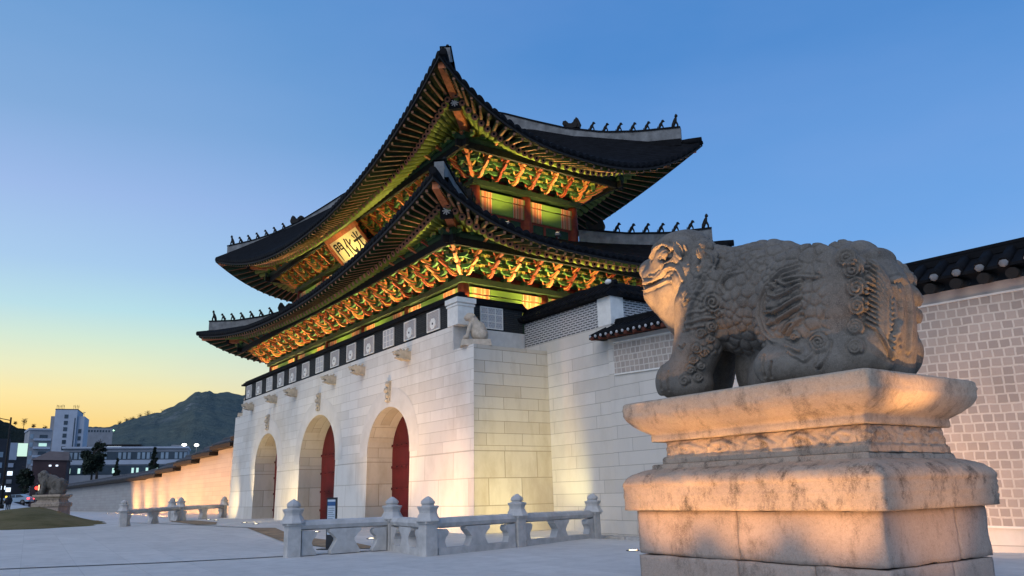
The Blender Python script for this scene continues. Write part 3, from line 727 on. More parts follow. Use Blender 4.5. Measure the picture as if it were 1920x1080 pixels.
def hip_ridge(rf, sx, sy, zs, dz0, tmax, tip):
    """zs: (t, top z) along corner -> inner top"""
    c0 = np.array([XC + sx * (rf.L[0] - tip), YC + sy * (rf.L[1] - tip)]); c1 = np.array([XC + sx * rf.top[0], YC + sy * rf.top[1]])
    ts = np.linspace(0, tmax, 26); zt = np.interp(ts, [a for a, b in zs], [b for a, b in zs]); P = c0 + (c1 - c0) * ts[:, None]
    d = (c1 - c0) / np.linalg.norm(c1 - c0); s = np.array([-d[1], d[0]]) * .26
    rows = []
    for off, dzz in ((-1, -1.75), (-1, -.0), (1, 0), (1, -1.75)):
        rows.append(np.column_stack([P + s * off, zt + (dz0 if dzz < 0 else 0)]))
    m = MB(); m.grid(Gv(np.array(rows)), 0); o = rows[0][0], rows[1][0], rows[2][0], rows[3][0]; m.add([Gv(a) for a in o], [(0, 1, 2, 3)])
    m.grid(Gv(np.array([np.column_stack([P + s * 1.25 * k, zt + dz]) for k, dz in ((-1, -.02), (-1, .1), (1, .1), (1, -.02))])), 1)
    # tile lip and the upturned tip tile
    m.grid(Gv(np.array([np.column_stack([P + s * 1.9 * k, zt + dz0 + dz]) for k, dz in ((-1, -.35), (-1, .15), (1, .15), (1, -.35))])), 1)
    a = np.append(c0 - d * 1.35, zt[0] + dz0 + .02); b = np.append(c0 + d * .4, zt[0] + dz0 - .05); m.tube([Gv(a), Gv((a + b) / 2), Gv(b)], [.16, .2, .2], 8, 1)
    r = part('hip_ridge', m, [M_plaster, M_tile], gate, uv=False)
    dist = np.linalg.norm(c1 - c0); rz = math.atan2(d[1], d[0])
    for k in range(8):
        t = (.35 + k * .98) / dist if k < 7 else (.35 + 7.35) / dist
        if t > tmax or (k == 0 and sx == 1 and sy == -1): continue
        z = float(np.interp(t, [a for a, b in zs], [b for a, b in zs])) + .1; p = np.append(c0 + (c1 - c0) * t, z)
        o = inst('dragon_head' if k == 7 else 'roof_figure', F3 if k == 7 else (F2 if k == 0 else F1), Gv(p), rz, r, scale=(1.0,) * 3 if k else (1.0,) * 3)
lowz = [(0, 18.35), (.3, 18.25), (.6, 18.45), (.82, 18.8), (1, 19.1)]
upz = [(0, 25.8), (.18, 26.0), (.34, 26.4), (.51, 27.2), (.66, 28.2), (.8, 29.2), (1, 30.4)]
for sx, sy in ((1, -1), (-1, -1), (1, 1)):
    hip_ridge(lowR, sx, sy, lowz, -1.05, .97, .85); hip_ridge(upR, sx, sy, upz, -1.05, 1.0, 1.0)
mr = MB(); mr.beam(G(XC - 8.3, YC, 29.9), G(XC + 8.3, YC, 29.9), .4, .7, 0); mr.beam(G(XC - 8.5, YC, 30.4), G(XC + 8.5, YC, 30.4), .5, .12, 1)
part('main_ridge', mr, [M_plaster, M_tile], gate)

# small weed on the roof ridge
wd = MB()
for k in range(9):
    a = RNG.uniform(0, 6.28); wd.tube([G(-46.0, 28.6, 30.2), Vector(G(-46.0, 28.6, 30.2)) + Vector((math.cos(a) * .12, math.sin(a) * .12, .3 + .25 * RNG.random()))], [.012, .006], 4)
    wd.box(Vector(G(-46, 28.6, 30.2)) + Vector((math.cos(a) * .14, math.sin(a) * .14, .3 + .25 * RNG.random())), (.07, .07, .05))
tag(part('roof_weed', wd, M_dgreen, None, uv=False), 'small dark weed sprouting from the top of the upper roof', 'plant')

# ---- name board with three brush-written characters
sy0, sz0, sy1, sz1 = 24.3, 19.98, 22.98, 21.42
o0 = Vector(G(XC, sy0, sz0)); o1 = Vector(G(XC, sy1, sz1)); upv = (o1 - o0).normalized(); rt = Vector((1, 0, 0)); nv = rt.cross(upv).normalized()
if nv.y > 0: nv = -nv
W2 = 5.25 * GS / 2; H = (o1 - o0).length; cen = (o0 + o1) / 2
board = thing('name_board', cen, 'cream name board with three black brush characters under the upper eave', 'sign')
Mb = Matrix(((rt.x, upv.x, nv.x, cen.x), (rt.y, upv.y, nv.y, cen.y), (rt.z, upv.z, nv.z, cen.z), (0, 0, 0, 1)))
fm = MB(); fm.prism([(-W2, -H / 2), (W2, -H / 2), (W2, H / 2), (-W2, H / 2)], Mb @ Matrix.Translation((0, 0, -.03)), .06, 0); part('panel', fm, plain('gilded_cream_board', (.82, .66, .36), .55, .08, 3), board)
fr = MB()
for a, b, c, d in ((-W2 - .16, H / 2, W2 + .16, H / 2 + .30), (-W2 - .16, -H / 2 - .26, W2 + .16, -H / 2), (-W2 - .22, -H / 2, -W2, H / 2), (W2, -H / 2, W2 + .05, H / 2)):
    fr.prism([(a, b), (c, b), (c, d), (a, d)], Mb @ Matrix.Translation((0, 0, .02)), .16, 0)
part('frame', fr, M_orange, board)
def stroke(mb, pts, ws):
    """brush stroke as a thin raised ribbon on the board (board coordinates)"""
    n = 14; P = []; tt = np.linspace(0, len(pts) - 1, n)
    xs = np.interp(tt, range(len(pts)), [p[0] for p in pts]); ys = np.interp(tt, range(len(pts)), [p[1] for p in pts]); w = np.interp(tt, np.linspace(0, len(pts) - 1, len(ws)), ws)
    if len(pts) > 2:
        xs = np.convolve(np.pad(xs, 1, 'edge'), [.25, .5, .25], 'valid'); ys = np.convolve(np.pad(ys, 1, 'edge'), [.25, .5, .25], 'valid')
    dx = np.gradient(xs); dy = np.gradient(ys); l = np.hypot(dx, dy) + 1e-9; nx, ny = -dy / l, dx / l
    a = [(xs[i] + nx[i] * w[i] / 2, ys[i] + ny[i] * w[i] / 2) for i in range(n)]; b = [(xs[i] - nx[i] * w[i] / 2, ys[i] - ny[i] * w[i] / 2) for i in range(n)]
    vs = [tuple(Mb @ Vector((x, y, .012))) for x, y in a] + [tuple(Mb @ Vector((x, y, .012))) for x, y in b]
    mb.add(vs, [(i, i + 1, n + i + 1, n + i) for i in range(n - 1)])
s = .60
s = .62
def char(cx, strokes):
    m = MB()
    for pts, ws in strokes: stroke(m, [(cx + x * s, y * s) for x, y in pts], [w * s * 1.45 for w in ws])
    part('brush_character', m, M_black, board, uv=False)
men = [([(-.72, .85), (-.72, -.9)], (.13, .17, .10)), ([(-.72, .82), (-.16, .82), (-.16, .12)], (.13, .13, .15)), ([(-.72, .50), (-.18, .50)], (.09, .09)), ([(-.72, .16), (-.18, .16)], (.10, .10)),
       ([(.16, .85), (.16, .12)], (.13, .13)), ([(.16, .82), (.74, .82), (.74, -.82), (.50, -.70)], (.13, .15, .20, .06)), ([(.18, .50), (.72, .50)], (.09, .09)), ([(.18, .16), (.72, .16)], (.10, .10))]
hwa = [([(-.18, .92), (-.42, .35), (-.80, -.10)], (.18, .16, .05)), ([(-.44, .32), (-.44, -.90)], (.14, .18, .12)), ([(.74, .55), (.30, .22), (-.05, .05)], (.16, .12, .05)), ([(.10, .90), (.10, -.45), (.32, -.74), (.74, -.72), (.82, -.30)], (.16, .18, .20, .24, .06))]
gwang = [([(0, .95), (0, .18)], (.17, .17)), ([(-.55, .78), (-.36, .38)], (.15, .10)), ([(.58, .84), (.34, .40)], (.17, .09)), ([(-.88, .14), (.90, .20)], (.15, .17)), ([(-.20, .14), (-.30, -.45), (-.88, -.88)], (.16, .15, .05)), ([(.22, .14), (.20, -.55), (.42, -.80), (.86, -.76), (.92, -.32)], (.15, .18, .22, .26, .06))]
char(-1.22, men); char(0, hwa); char(1.22, gwang)
# ================================================================== GROUND
def gm_ground():
    m = MT('plaza_paving', .88, .25)
    n1 = m.noise(.16, 6, .62); n2 = m.noise(1.8, 6, .65); n3 = m.noise(14, 4, .7)
    c = m.ramp(n1, [(.3, (.62, .595, .555)), (.7, (.70, .67, .62))])
    c = m.mix(m.math('MULTIPLY', m.ramp(n2, [(.42, (0, 0, 0)), (.75, (1, 1, 1))]), .45), c, (.36, .345, .32))
    c = m.mix(m.math('MULTIPLY', n3, .35), c, (.38, .37, .35))
    b = m.n('ShaderNodeTexBrick'); mp = m.n('ShaderNodeMapping'); mp.inputs['Rotation'].default_value = (0, 0, .07); m.l(m.co('Object'), mp.inputs[0]); m.l(mp.outputs[0], b.inputs['Vector'])
    b.inputs['Scale'].default_value = 1; b.inputs['Brick Width'].default_value = 2.4; b.inputs['Row Height'].default_value = 1.2; b.inputs['Mortar Size'].default_value = .010; b.inputs['Mortar Smooth'].default_value = .4
    b.inputs['Color1'].default_value = (1, 1, 1, 1); b.inputs['Color2'].default_value = (.9, .9, .9, 1); b.inputs['Mortar'].default_value = (.80, .80, .80, 1)
    c = m.mix(1.0, c, b.outputs[0], 'MULTIPLY'); m.base(c); m.bump(m.math('ADD', n3, m.math('MULTIPLY', n2, .8)), .35, .02)
    return m.m
M_ground = gm_ground()
def axis(vals): return np.array(sorted(set(vals)))
gx = axis(list(np.arange(-150, 20.1, 1.5)) + list(np.linspace(-3500, -150, 30)) + list(np.linspace(20, 1500, 16)))
gy = axis(list(np.arange(-20, 42.1, 1.5)) + list(np.linspace(-1500, -20, 16)) + list(np.linspace(42, 3000, 24)))
X, Y = np.meshgrid(gx, gy, indexing='ij'); Z = ground_z(X, Y)
structure('ground', MB().grid(np.stack([X, Y, Z], -1), 0, True), M_ground, uv=False)
def ground_patch(name, poly, mat, dz=.008, cell=.5):
    """flat-lying sheet that follows the ground inside a polygon"""
    bm = bmesh.new(); bm.faces.new([bm.verts.new((x, y, 0)) for x, y in poly])
    xs = [p[0] for p in poly]; ys = [p[1] for p in poly]
    for k in range(2):
        lo, hi = (min(xs), max(xs)) if k == 0 else (min(ys), max(ys))
        for c in np.arange(lo + cell, hi, cell):
            bmesh.ops.bisect_plane(bm, geom=bm.verts[:] + bm.edges[:] + bm.faces[:], plane_co=(c, 0, 0) if k == 0 else (0, c, 0), plane_no=(1, 0, 0) if k == 0 else (0, 1, 0))
    bm.verts.index_update(); m = MB(); V = np.array([v.co[:] for v in bm.verts]); V[:, 2] = ground_z(V[:, 0], V[:, 1]) + dz
    # stay above the ground sheet's own straight facets
    m.add(V, [tuple(v.index for v in f.verts) for f in bm.faces]); bm.free()
    return structure(name, m, mat, uv=False)
ground_patch('soil_patch', [(-37.5, 11.4), (-27.5, 9.6), (-22.9, 9.6), (-21.8, 10.6), (-24.5, 11.0), (-30, 10.9), (-36, 12.2)], M_soil, .02)
ground_patch('soil_patch', [(-55.5, 11.9), (-53.5, 11.6), (-45.0, 11.0), (-43.5, 11.6), (-47, 12.6), (-53, 12.9)], M_soil, .02)
M_drain = plain('dark_drain_joint', (.05, .055, .06), .8, .3, 6)
def strip(name, pts, w, mat, dz=.012):
    m = MB(); P = []
    for i in range(len(pts) - 1):
        n = max(2, int(math.dist(pts[i], pts[i + 1]) / .6))
        for k in range(n): t = k / n; P.append((pts[i][0] * (1 - t) + pts[i + 1][0] * t, pts[i][1] * (1 - t) + pts[i + 1][1] * t))
    P.append(pts[-1]); P = np.array(P); d = np.gradient(P, axis=0); d /= np.linalg.norm(d, axis=1)[:, None]; nn = np.column_stack([-d[:, 1], d[:, 0]]) * w / 2
    A = P + nn; Bq = P - nn; rows = np.array([np.column_stack([A, ground_z(A[:, 0], A[:, 1]) + dz]), np.column_stack([Bq, ground_z(Bq[:, 0], Bq[:, 1]) + dz])])
    return structure(name, m.grid(rows, 0), mat, uv=False)
strip('drain_channel', [(-24.6, -2.0), (-22.0, 4.6), (-21.35, 7.6), (-21.2, 10.3)], .16, M_drain)
strip('drain_channel', [(-58, 9.9), (-49, 10.6), (-40, 11.2), (-36, 11.9)], .12, M_drain)

# grass mound under the far statue
M_grass = MT('dry_grass', .95, .1); g1 = M_grass.noise(.5, 6, .65); g2 = M_grass.noise(9, 5, .7)
M_grass.base(M_grass.mix(M_grass.math('MULTIPLY', g2, .5), M_grass.ramp(g1, [(.35, (.12, .10, .04)), (.6, (.21, .165, .08)), (.8, (.27, .20, .11))]), (.06, .055, .02))); M_grass.bump(g2, .9, .08); M_grass = M_grass.m
m = MB(); ax = np.linspace(-1, 1, 61); A, Bq = np.meshgrid(ax, ax, indexing='ij')
MX_ = -67 + 14.5 * A + 3 * Bq; MY_ = 4.2 + 6.0 * Bq - .9 * A; rr = np.sqrt(A ** 2 + Bq ** 2)
hz = .82 * smooth((1 - rr) / .8) + .05 * vnoise(np.stack([MX_, MY_, 0 * MX_], -1), .5) * (rr < 1)
pk = np.exp(-(((MX_ + 75.2) / 5) ** 2 + ((MY_ - 6.6) / 3.2) ** 2)); hz = hz * 1.25 + .62 * pk * smooth((1 - rr) / .5)
def mound_z(x, y):
    i = np.argmin((MX_ - x) ** 2 + (MY_ - y) ** 2); return float((ground_z(MX_, MY_) + hz).ravel()[i])
m.grid(np.stack([MX_, MY_, ground_z(MX_, MY_) - .06 + hz], -1), 0, True)
structure('grass_mound', m, M_grass, uv=False)

# ================================================================== PALACE WALLS
# east wall, first run: granite with a strip of square brick under its tiled coping
M_wood = plain('dark_red_rafter_wood', (.085, .022, .012), .75, .35, 5)
def wall_run(pts, name, label, zt, brick=None, segs=None, coping_h=.62, thick=.9, rafters=True, tile=.30, bot=-.8):
    """pts: plan line a->b on its south face; zt: wall top at a and b"""
    w = thing(name, (*((np.array(pts[0]) + np.array(pts[1])) / 2), 0), label, 'wall')
    a = np.array(pts[0], float); b = np.array(pts[1], float); d = (b - a); L = np.linalg.norm(d); d /= L; n = np.array([-d[1], d[0]])   # n: to the north, away from the viewer
    def P(s, off, z): q_ = a + d * s + n * off; return (q_[0], q_[1], z)
    def top(s): return zt[0] + (zt[1] - zt[0]) * s / L
    body = MB()
    body.add([P(0, 0, bot), P(L, 0, bot), P(L, 0, top(L)), P(0, 0, top(0)), P(0, thick, bot), P(L, thick, bot), P(L, thick, top(L)), P(0, thick, top(0))], [(0, 1, 2, 3), (5, 4, 7, 6), (4, 0, 3, 7), (1, 5, 6, 2), (3, 2, 6, 7)])
    part('wall_body', body, M_pwall, w)
    if brick:
        s0, s1, zb0, zb1, zt0, zt1 = brick; br = MB()
        br.add([P(s0, -.03, zb0), P(s1, -.03, zb1), P(s1, -.03, zt1), P(s0, -.03, zt0)], [(0, 1, 2, 3)])
        o = part('brick_panel', br, M_sqbrick, w, uv=False); me = o.data; uvl = me.uv_layers.new(name='UVMap')
        for poly in me.polygons:
            for li in poly.loop_indices:
                v = me.vertices[me.loops[li].vertex_index].co; wv = np.array(v[:]) + np.array(world_loc(o)[:]); s_ = float((wv[:2] - a) @ d); uvl.data[li].uv = (s_, wv[2] - (zb0 + (zb1 - zb0) * (s_ - s0) / (s1 - s0)))
        fr = MB()
        for (sa, za, sb, zb_) in ((s0, zb0, s1, zb1), (s0, zt0, s1, zt1), (s0, zb0, s0, zt0), (s1, zb1, s1, zt1)): fr.beam(P(sa, -.035, za), P(sb, -.035, zb_), .05, .05)
        part('panel_border', fr, M_paint_white, w)
    return w, P, top, L, d, n
pA0 = (-21.45, 19.585); pA1 = (-15.2, 19.33)
w, P, top, L, d, n = wall_run([pA0, pA1], 'palace_wall', 'pale stone palace wall between gate and near statue, topped with tiles and a brick strip', (7.05, 6.72), (.35, 6.2, 5.66, 5.4, 6.84, 6.55))
cp = MB(); tile_coping(cp, P(-.42, .45, 7.12), P(L, .45, 6.80), 2.0, .52, .30)
part('tile_coping', cp, [M_tile, M_tileend], w)
ra = MB()
for k in range(14):
    s_ = -.2 + k * .47; ra.tube([P(s_, .2, top(s_) + .10), P(s_, -.62, top(s_) - .02)], [.085, .075], 8)
part('eave_rafter', ra, M_wood, w)
link = MB(); link.add([(*p, z) for p, z in (((-21.47, 19.60), -.8), ((-25.2, 19.745), -.8), ((-25.2, 19.745), 7.60), ((-21.47, 19.60), 7.56))], [(0, 1, 2, 3)])
# the second run, in brick down to the plinth
pB0 = (-15.4, 19.72); pB1 = (14.0, 24.2)
w, P, top, L, d, n = wall_run([pB0, pB1], 'palace_wall', 'square brick palace wall under dark tiled coping behind the near statue', (6.20, 6.34), (.05, 29.0, .60, -.18, 6.02, 6.1))
cp = MB(); tile_coping(cp, P(-.2, .45, 6.55), P(L, .45, 6.85), 2.0, .56, .52)
part('tile_coping', cp, [M_tile, plain('grey_tile_end', (.17, .175, .18), .85, .25, 6)], w)
ra = MB()
for k in range(40):
    s_ = .1 + k * .62; ra.tube([P(s_, .2, top(s_) + .30), P(s_, -.58, top(s_) + .12)], [.15, .14], 9)
part('eave_rafter', ra, M_black, w)
pl = MB(); pl.add([P(0, -.02, 6.03), P(L, -.02, 6.1), P(L, -.02, 6.5), P(0, -.02, 6.3)], [(0, 1, 2, 3)]); part('plaster_band', pl, plain('warm_plaster', (.50, .43, .37), .85, .15, 2), w, uv=False)
# rough slabs along the foot of the wall
for x, y, sx, sy in ((-21.7, 18.9, 1.1, .55), (-20.5, 18.85, 1.0, .6), (-19.4, 18.75, 1.1, .5), (-18.4, 18.6, .8, .6)):
    sl_ = MB(); sl_.box((x, y, float(ground_z(x, y)) + .04), (sx, sy, .16), 0, taper=.9)
    tag(part('rough_slab', sl_, M_grey), 'rough grey kerb slab lying at the foot of the palace wall', 'stone slab', 'rough slabs at the foot of the wall')

# west wall: stepped coping falling away from the gate
ww = thing('palace_wall', (-100, 19.72, 0), 'long stone palace wall with stepped tile coping running west of the gate', 'wall')
steps = [(-55.4, -61.5, 7.75, 7.75), (-61.5, -68.0, 7.30, 7.30), (-68.0, -74.5, 6.85, 6.85), (-74.5, -81.0, 6.42, 6.42), (-81.0, -88.5, 6.02, 6.02), (-88.5, -97.5, 5.58, 5.58), (-97.5, -106.0, 5.22, 5.22), (-106.0, -215.0, 5.15, 5.6)]
wb = MB(); wc_ = MB(); wf_ = MB(); yw = 19.72
for x0, x1, z0, z1 in steps:
    wb.add([(x0, yw, -.5), (x1, yw, -.5), (x1, yw, z1 - .55), (x0, yw, z0 - .55), (x0, yw + .9, -.5), (x1, yw + .9, -.5), (x1, yw + .9, z1 - .55), (x0, yw + .9, z0 - .55)], [(1, 0, 3, 2), (0, 4, 7, 3), (5, 1, 2, 6), (3, 7, 6, 2)])
    wf_.bb((x1, yw - .80, max(z0, z1) - .86), (x0 - .01, yw - .002, max(z0, z1) - .54)) if x0 > -100 else wf_.beam((x1, yw - .4, z1 - .70), (x0, yw - .4, z0 - .70), .78, .32)  # black box stands in for the shadowed rafter eave below the coping
    tile_coping(wc_, (x1, yw + .45, z1 - .45), (x0, yw + .45, z0 - .45), 2.0, .5, .42 if x0 > -100 else .6, endcap=0)
part('wall_body', wb, M_wwall, ww); part('eave_shade_box', wf_, M_black, ww); part('tile_coping', wc_, [M_wtile, M_paint_white], ww)

# ================================================================== STONE RAILINGS
def post_mesh():
    m = MB(); w = .175
    m.bb((-w, -w, -.3), (w, w, .80)); m.box((0, 0, .83), (.43, .43, .06))
    prof = [(.37, .86), (.37, .89), (.30, .99), (.255, 1.07), (.27, 1.13), (.32, 1.21), (.32, 1.235), (.22, 1.245), (.17, 1.26), (.17, 1.275), (.205, 1.31), (.20, 1.36), (.14, 1.42), (.05, 1.475), (0, 1.49)]
    m.lathe([(r * (.90 if z < 1.24 else .92), z) for r, z in prof], (0, 0, 0), 8 , smooth=False, rot=math.pi / 8)
    return m.mesh('post', M_rail, True)
M_rail = plain('railing_granite', (.46, .45, .43), .85, .2, 3, bump=.25)
post_me = post_mesh()
def wing_poly(): return [(0, .02), (.42, .02), (.42, .06), (.33, .20), (.28, .33), (.31, .42), (.40, .50), (.42, .58), (.36, .64), (0, .66)]
BAL = [(-.42, .02), (.42, .02), (.42, .10), (.33, .24), (.26, .36), (.26, .42), (.36, .52), (.46, .60), (.46, .68), (-.46, .68), (-.46, .60), (-.36, .52), (-.26, .42), (-.26, .36), (-.33, .24), (-.42, .10)]
def railing(label, posts, runs, bal_t=(.5,), curb=()):
    c = np.mean([p[:2] for p in posts], 0); t = thing('stone_railing', (*c, float(ground_z(*c))), label, 'railing')
    gz = [float(ground_z(*p[:2])) for p in posts]
    for p, z in zip(posts, gz):
        inst('post', post_me, (p[0], p[1], z), R(p[2] if len(p) > 2 else 4), t)
    for a, b in runs:
        A = Vector((*posts[a][:2], gz[a])) if isinstance(a, int) else Vector((*a, float(ground_z(*a)))); Bv = Vector((*posts[b][:2], gz[b])) if isinstance(b, int) else Vector((*b, float(ground_z(*b))))
        d = (Bv - A); L = d.length; d.normalize(); rl = MB(); rl.tube([A + d * .1 + Vector((0, 0, .80)), Bv - d * .1 + Vector((0, 0, .80))], .135, 8, 0, smooth=False); part('rail', rl, M_rail, t)
        Mx = Matrix(((d.x, 0, -d.y, 0), (d.y, 0, d.x, 0), (d.z, 1, 0, 0), (0, 0, 0, 1)))
        for kk, (e, sg) in enumerate(((A, 1), (Bv, -1))):
            wg = MB(); poly = [(x * sg, z) for x, z in wing_poly()]; M2 = Matrix.Translation(e + d * (.22 * sg)) @ Mx; wg.prism(poly if sg > 0 else poly[::-1], M2, .22); part('wing_bracket', wg, M_rail, t)
        for s_ in bal_t:
            bl = MB(); bl.prism(BAL, Matrix.Translation(A + d * (L * s_)) @ Mx, .24); part('baluster', bl, M_rail, t)
        if (a, b) in curb:
            cb = MB(); cb.beam(A + Vector((0, 0, .06)) + d * .25, Bv + Vector((0, 0, .06)) - d * .25, .30, .22); part('curb', cb, M_rail, t)
    return t
railing('pale stone railing with five posts in front of the near corner of the gate', [(-21.09, 7.62, -2), (-21.1, 10.55, 0), (-18.35, 10.2, 6), (-19.15, 13.6, 15), (-20.9, 18.0, 20)], [(0, 1), (1, 2), (2, 3), (3, 4)], (.5,), ((1, 2), (2, 3), (3, 4)))
railing('distant stone railing with four posts in front of the west palace wall', [(-49.9, 8.2, 0), (-54.6, 12.3, 0), (-56.6, 12.2, 0), (-59.3, 16.3, 0)], [(0, 1), (1, 3), (2, 1)], (.5,))

# ---- information board
ib = thing('information_board', (-22.75, 9.4, 0), 'slim dark information board with pale printed panel behind the railing', 'sign')
a_ = R(-33); Mi = Matrix.Translation((-22.75, 9.4, 0)) @ Matrix.Rotation(R(33), 4, 'Z')
def bxl(mb, a, b, mi=0):
    o = len(mb.v); mb.bb(a, b, mi)
    for i in range(o, len(mb.v)): mb.v[i] = tuple(Mi @ Vector(mb.v[i]))
m = MB(); bxl(m, (-.17, -.03, 0), (.17, .03, 1.52)); bxl(m, (-.42, -.14, 0), (.42, .14, .05)); part('stand', m, plain('anthracite_metal', (.022, .025, .03), .5, .2), ib)
m = MB(); bxl(m, (-.135, -.036, .45), (.135, -.031, 1.46)); part('printed_panel', m, plain('pale_print', (.42, .50, .58), .5, .08), ib)
m = MB(); bxl(m, (-.135, -.040, 1.28), (.135, -.037, 1.40)); part('header_band', m, plain('blue_print', (.03, .09, .22), .5, .1), ib)
m = MB()
for k in range(11):
    z = 1.2 - k * .06; bxl(m, (-.11, -.040, z), (.11 - .05 * (k % 3 == 2) , -.037, z + .018))
part('text_lines', m, plain('grey_print', (.16, .2, .24), .5, .1), ib)

# ---- guardian figure on the corner ledge
M_lion = plain('pale_tan_granite', (.47, .39, .30), .85, .22, 5, bump=.3)
def to_mesh_obj(name, V, F, mats, parent=None, off=(0, 0, 0), smooth=True):
    me = bpy.data.meshes.new(name); me.from_pydata((np.asarray(V) - np.array(off)).tolist(), [], [tuple(f) for f in F]); 
    for mm in (mats if isinstance(mats, (list, tuple)) else [mats]): me.materials.append(mm)
    me.polygons.foreach_set('use_smooth', [smooth] * len(me.polygons)); me.update(); return me
def surface_nets(phi, org, h):
    nx, ny, nz = phi.shape; s_ = phi < 0
    corners = [(i, j, k) for i in (0, 1) for j in (0, 1) for k in (0, 1)]
    sl3 = lambda a, c: a[c[0]:nx - 1 + c[0], c[1]:ny - 1 + c[1], c[2]:nz - 1 + c[2]]
    cnt = sum(sl3(s_, c).astype(np.int8) for c in corners); act = (cnt > 0) & (cnt < 8)
    idx = np.argwhere(act); vid = -np.ones(act.shape, int); vid[act] = np.arange(len(idx))
    pos = np.zeros((len(idx), 3)); n = np.zeros(len(idx))
    for ca in corners:
        for ax in range(3):
            if ca[ax]: continue
            cb = list(ca); cb[ax] = 1
            a = phi[idx[:, 0] + ca[0], idx[:, 1] + ca[1], idx[:, 2] + ca[2]]; b = phi[idx[:, 0] + cb[0], idx[:, 1] + cb[1], idx[:, 2] + cb[2]]
            x = (a < 0) != (b < 0); t = np.where(x, a / np.where(x, a - b, 1), 0); p = np.tile(np.array(ca, float), (len(idx), 1)); p[:, ax] += t
            pos += p * x[:, None]; n += x
    V = (idx + pos / n[:, None]) * h + np.array(org); F = []
    for ax in range(3):
        o1, o2 = [a for a in range(3) if a != ax]
        sa = [slice(None)] * 3; sb = [slice(None)] * 3; sa[ax] = slice(0, -1); sb[ax] = slice(1, None)
        e = s_[tuple(sa)] != s_[tuple(sb)]; ee = np.argwhere(e); ee = ee[(ee[:, o1] > 0) & (ee[:, o2] > 0) & (ee[:, o1] < phi.shape[o1] - 1) & (ee[:, o2] < phi.shape[o2] - 1)]
        inside = s_[ee[:, 0], ee[:, 1], ee[:, 2]]
        def at(d1, d2): q_ = ee.copy(); q_[:, o1] -= d1; q_[:, o2] -= d2; return vid[q_[:, 0], q_[:, 1], q_[:, 2]]
        quad = np.stack([at(1, 1), at(0, 1), at(0, 0), at(1, 0)], 1); flip = inside if ax != 1 else ~inside
        quad[~flip] = quad[~flip][:, ::-1]; F.append(quad)
    return V, np.concatenate(F)
class SDF:
    def __init__(s, lo, hi, h):
        s.lo = np.array(lo, float); s.h = h; n = np.ceil((np.array(hi) - s.lo) / h).astype(int) + 1; s.n = n
        s.ax = [s.lo[i] + h * np.arange(n[i]) for i in range(3)]
        s.phi = np.full(n, 9.0, np.float32)
    def _sub(s, lo, hi):
        sl_ = []
        for i in range(3):
            a = int(max(0, math.floor((lo[i] - s.lo[i]) / s.h))); b = int(min(s.n[i], math.ceil((hi[i] - s.lo[i]) / s.h) + 1)); sl_.append(slice(a, max(a, b)))
        g = np.meshgrid(*[s.ax[i][sl_[i]] for i in range(3)], indexing='ij'); return tuple(sl_), g
    def _join(s, sl_, d, k, sub=False):
        p = s.phi[sl_]
        if sub: d = -d; h_ = np.clip(.5 - .5 * (p - d) / k, 0, 1); r = p * (1 - h_) + d * h_ + k * h_ * (1 - h_)
        else: h_ = np.clip(.5 + .5 * (p - d) / k, 0, 1); r = p * (1 - h_) + d * h_ - k * h_ * (1 - h_)
        s.phi[sl_] = r
    def ell(s, c, r, k=.08, rz=0, ry=0, sub=False):
        c = np.array(c, float); r = np.array(r, float); m_ = max(r) + k * 2 + .05; sl_, g = s._sub(c - m_, c + m_); x, y, z = g[0] - c[0], g[1] - c[1], g[2] - c[2]
        if rz: ca, sa = math.cos(-rz), math.sin(-rz); x, y = x * ca - y * sa, x * sa + y * ca
        if ry: ca, sa = math.cos(-ry), math.sin(-ry); x, z = x * ca + z * sa, -x * sa + z * ca
        k0 = np.sqrt((x / r[0]) ** 2 + (y / r[1]) ** 2 + (z / r[2]) ** 2) + 1e-6; k1 = np.sqrt((x / r[0] ** 2) ** 2 + (y / r[1] ** 2) ** 2 + (z / r[2] ** 2) ** 2) + 1e-6
        s._join(sl_, k0 * (k0 - 1) / k1, k, sub)
    def cone(s, a, b, ra, rb, k=.08, sub=False):
        a = np.array(a, float); b = np.array(b, float); m_ = max(ra, rb) + 2 * k + .05; sl_, g = s._sub(np.minimum(a, b) - m_, np.maximum(a, b) + m_)
        d = b - a; t = sum((g[i] - a[i]) * d[i] for i in range(3)) / (d @ d); t = np.clip(t, 0, 1); dist = np.sqrt(sum((g[i] - a[i] - t * d[i]) ** 2 for i in range(3)))
        s._join(sl_, dist - (ra + (rb - ra) * t), k, sub)
    def chain(s, pts, rs, k=.05):
        for i in range(len(pts) - 1): s.cone(pts[i], pts[i + 1], rs[i], rs[i + 1], k)
    def cut_below(s, z):
        zz = s.ax[2][None, None, :]; s.phi = np.maximum(s.phi, (z - zz).astype(np.float32))
lx, ly, lz = G(-34.62, 22.15, 9.15)
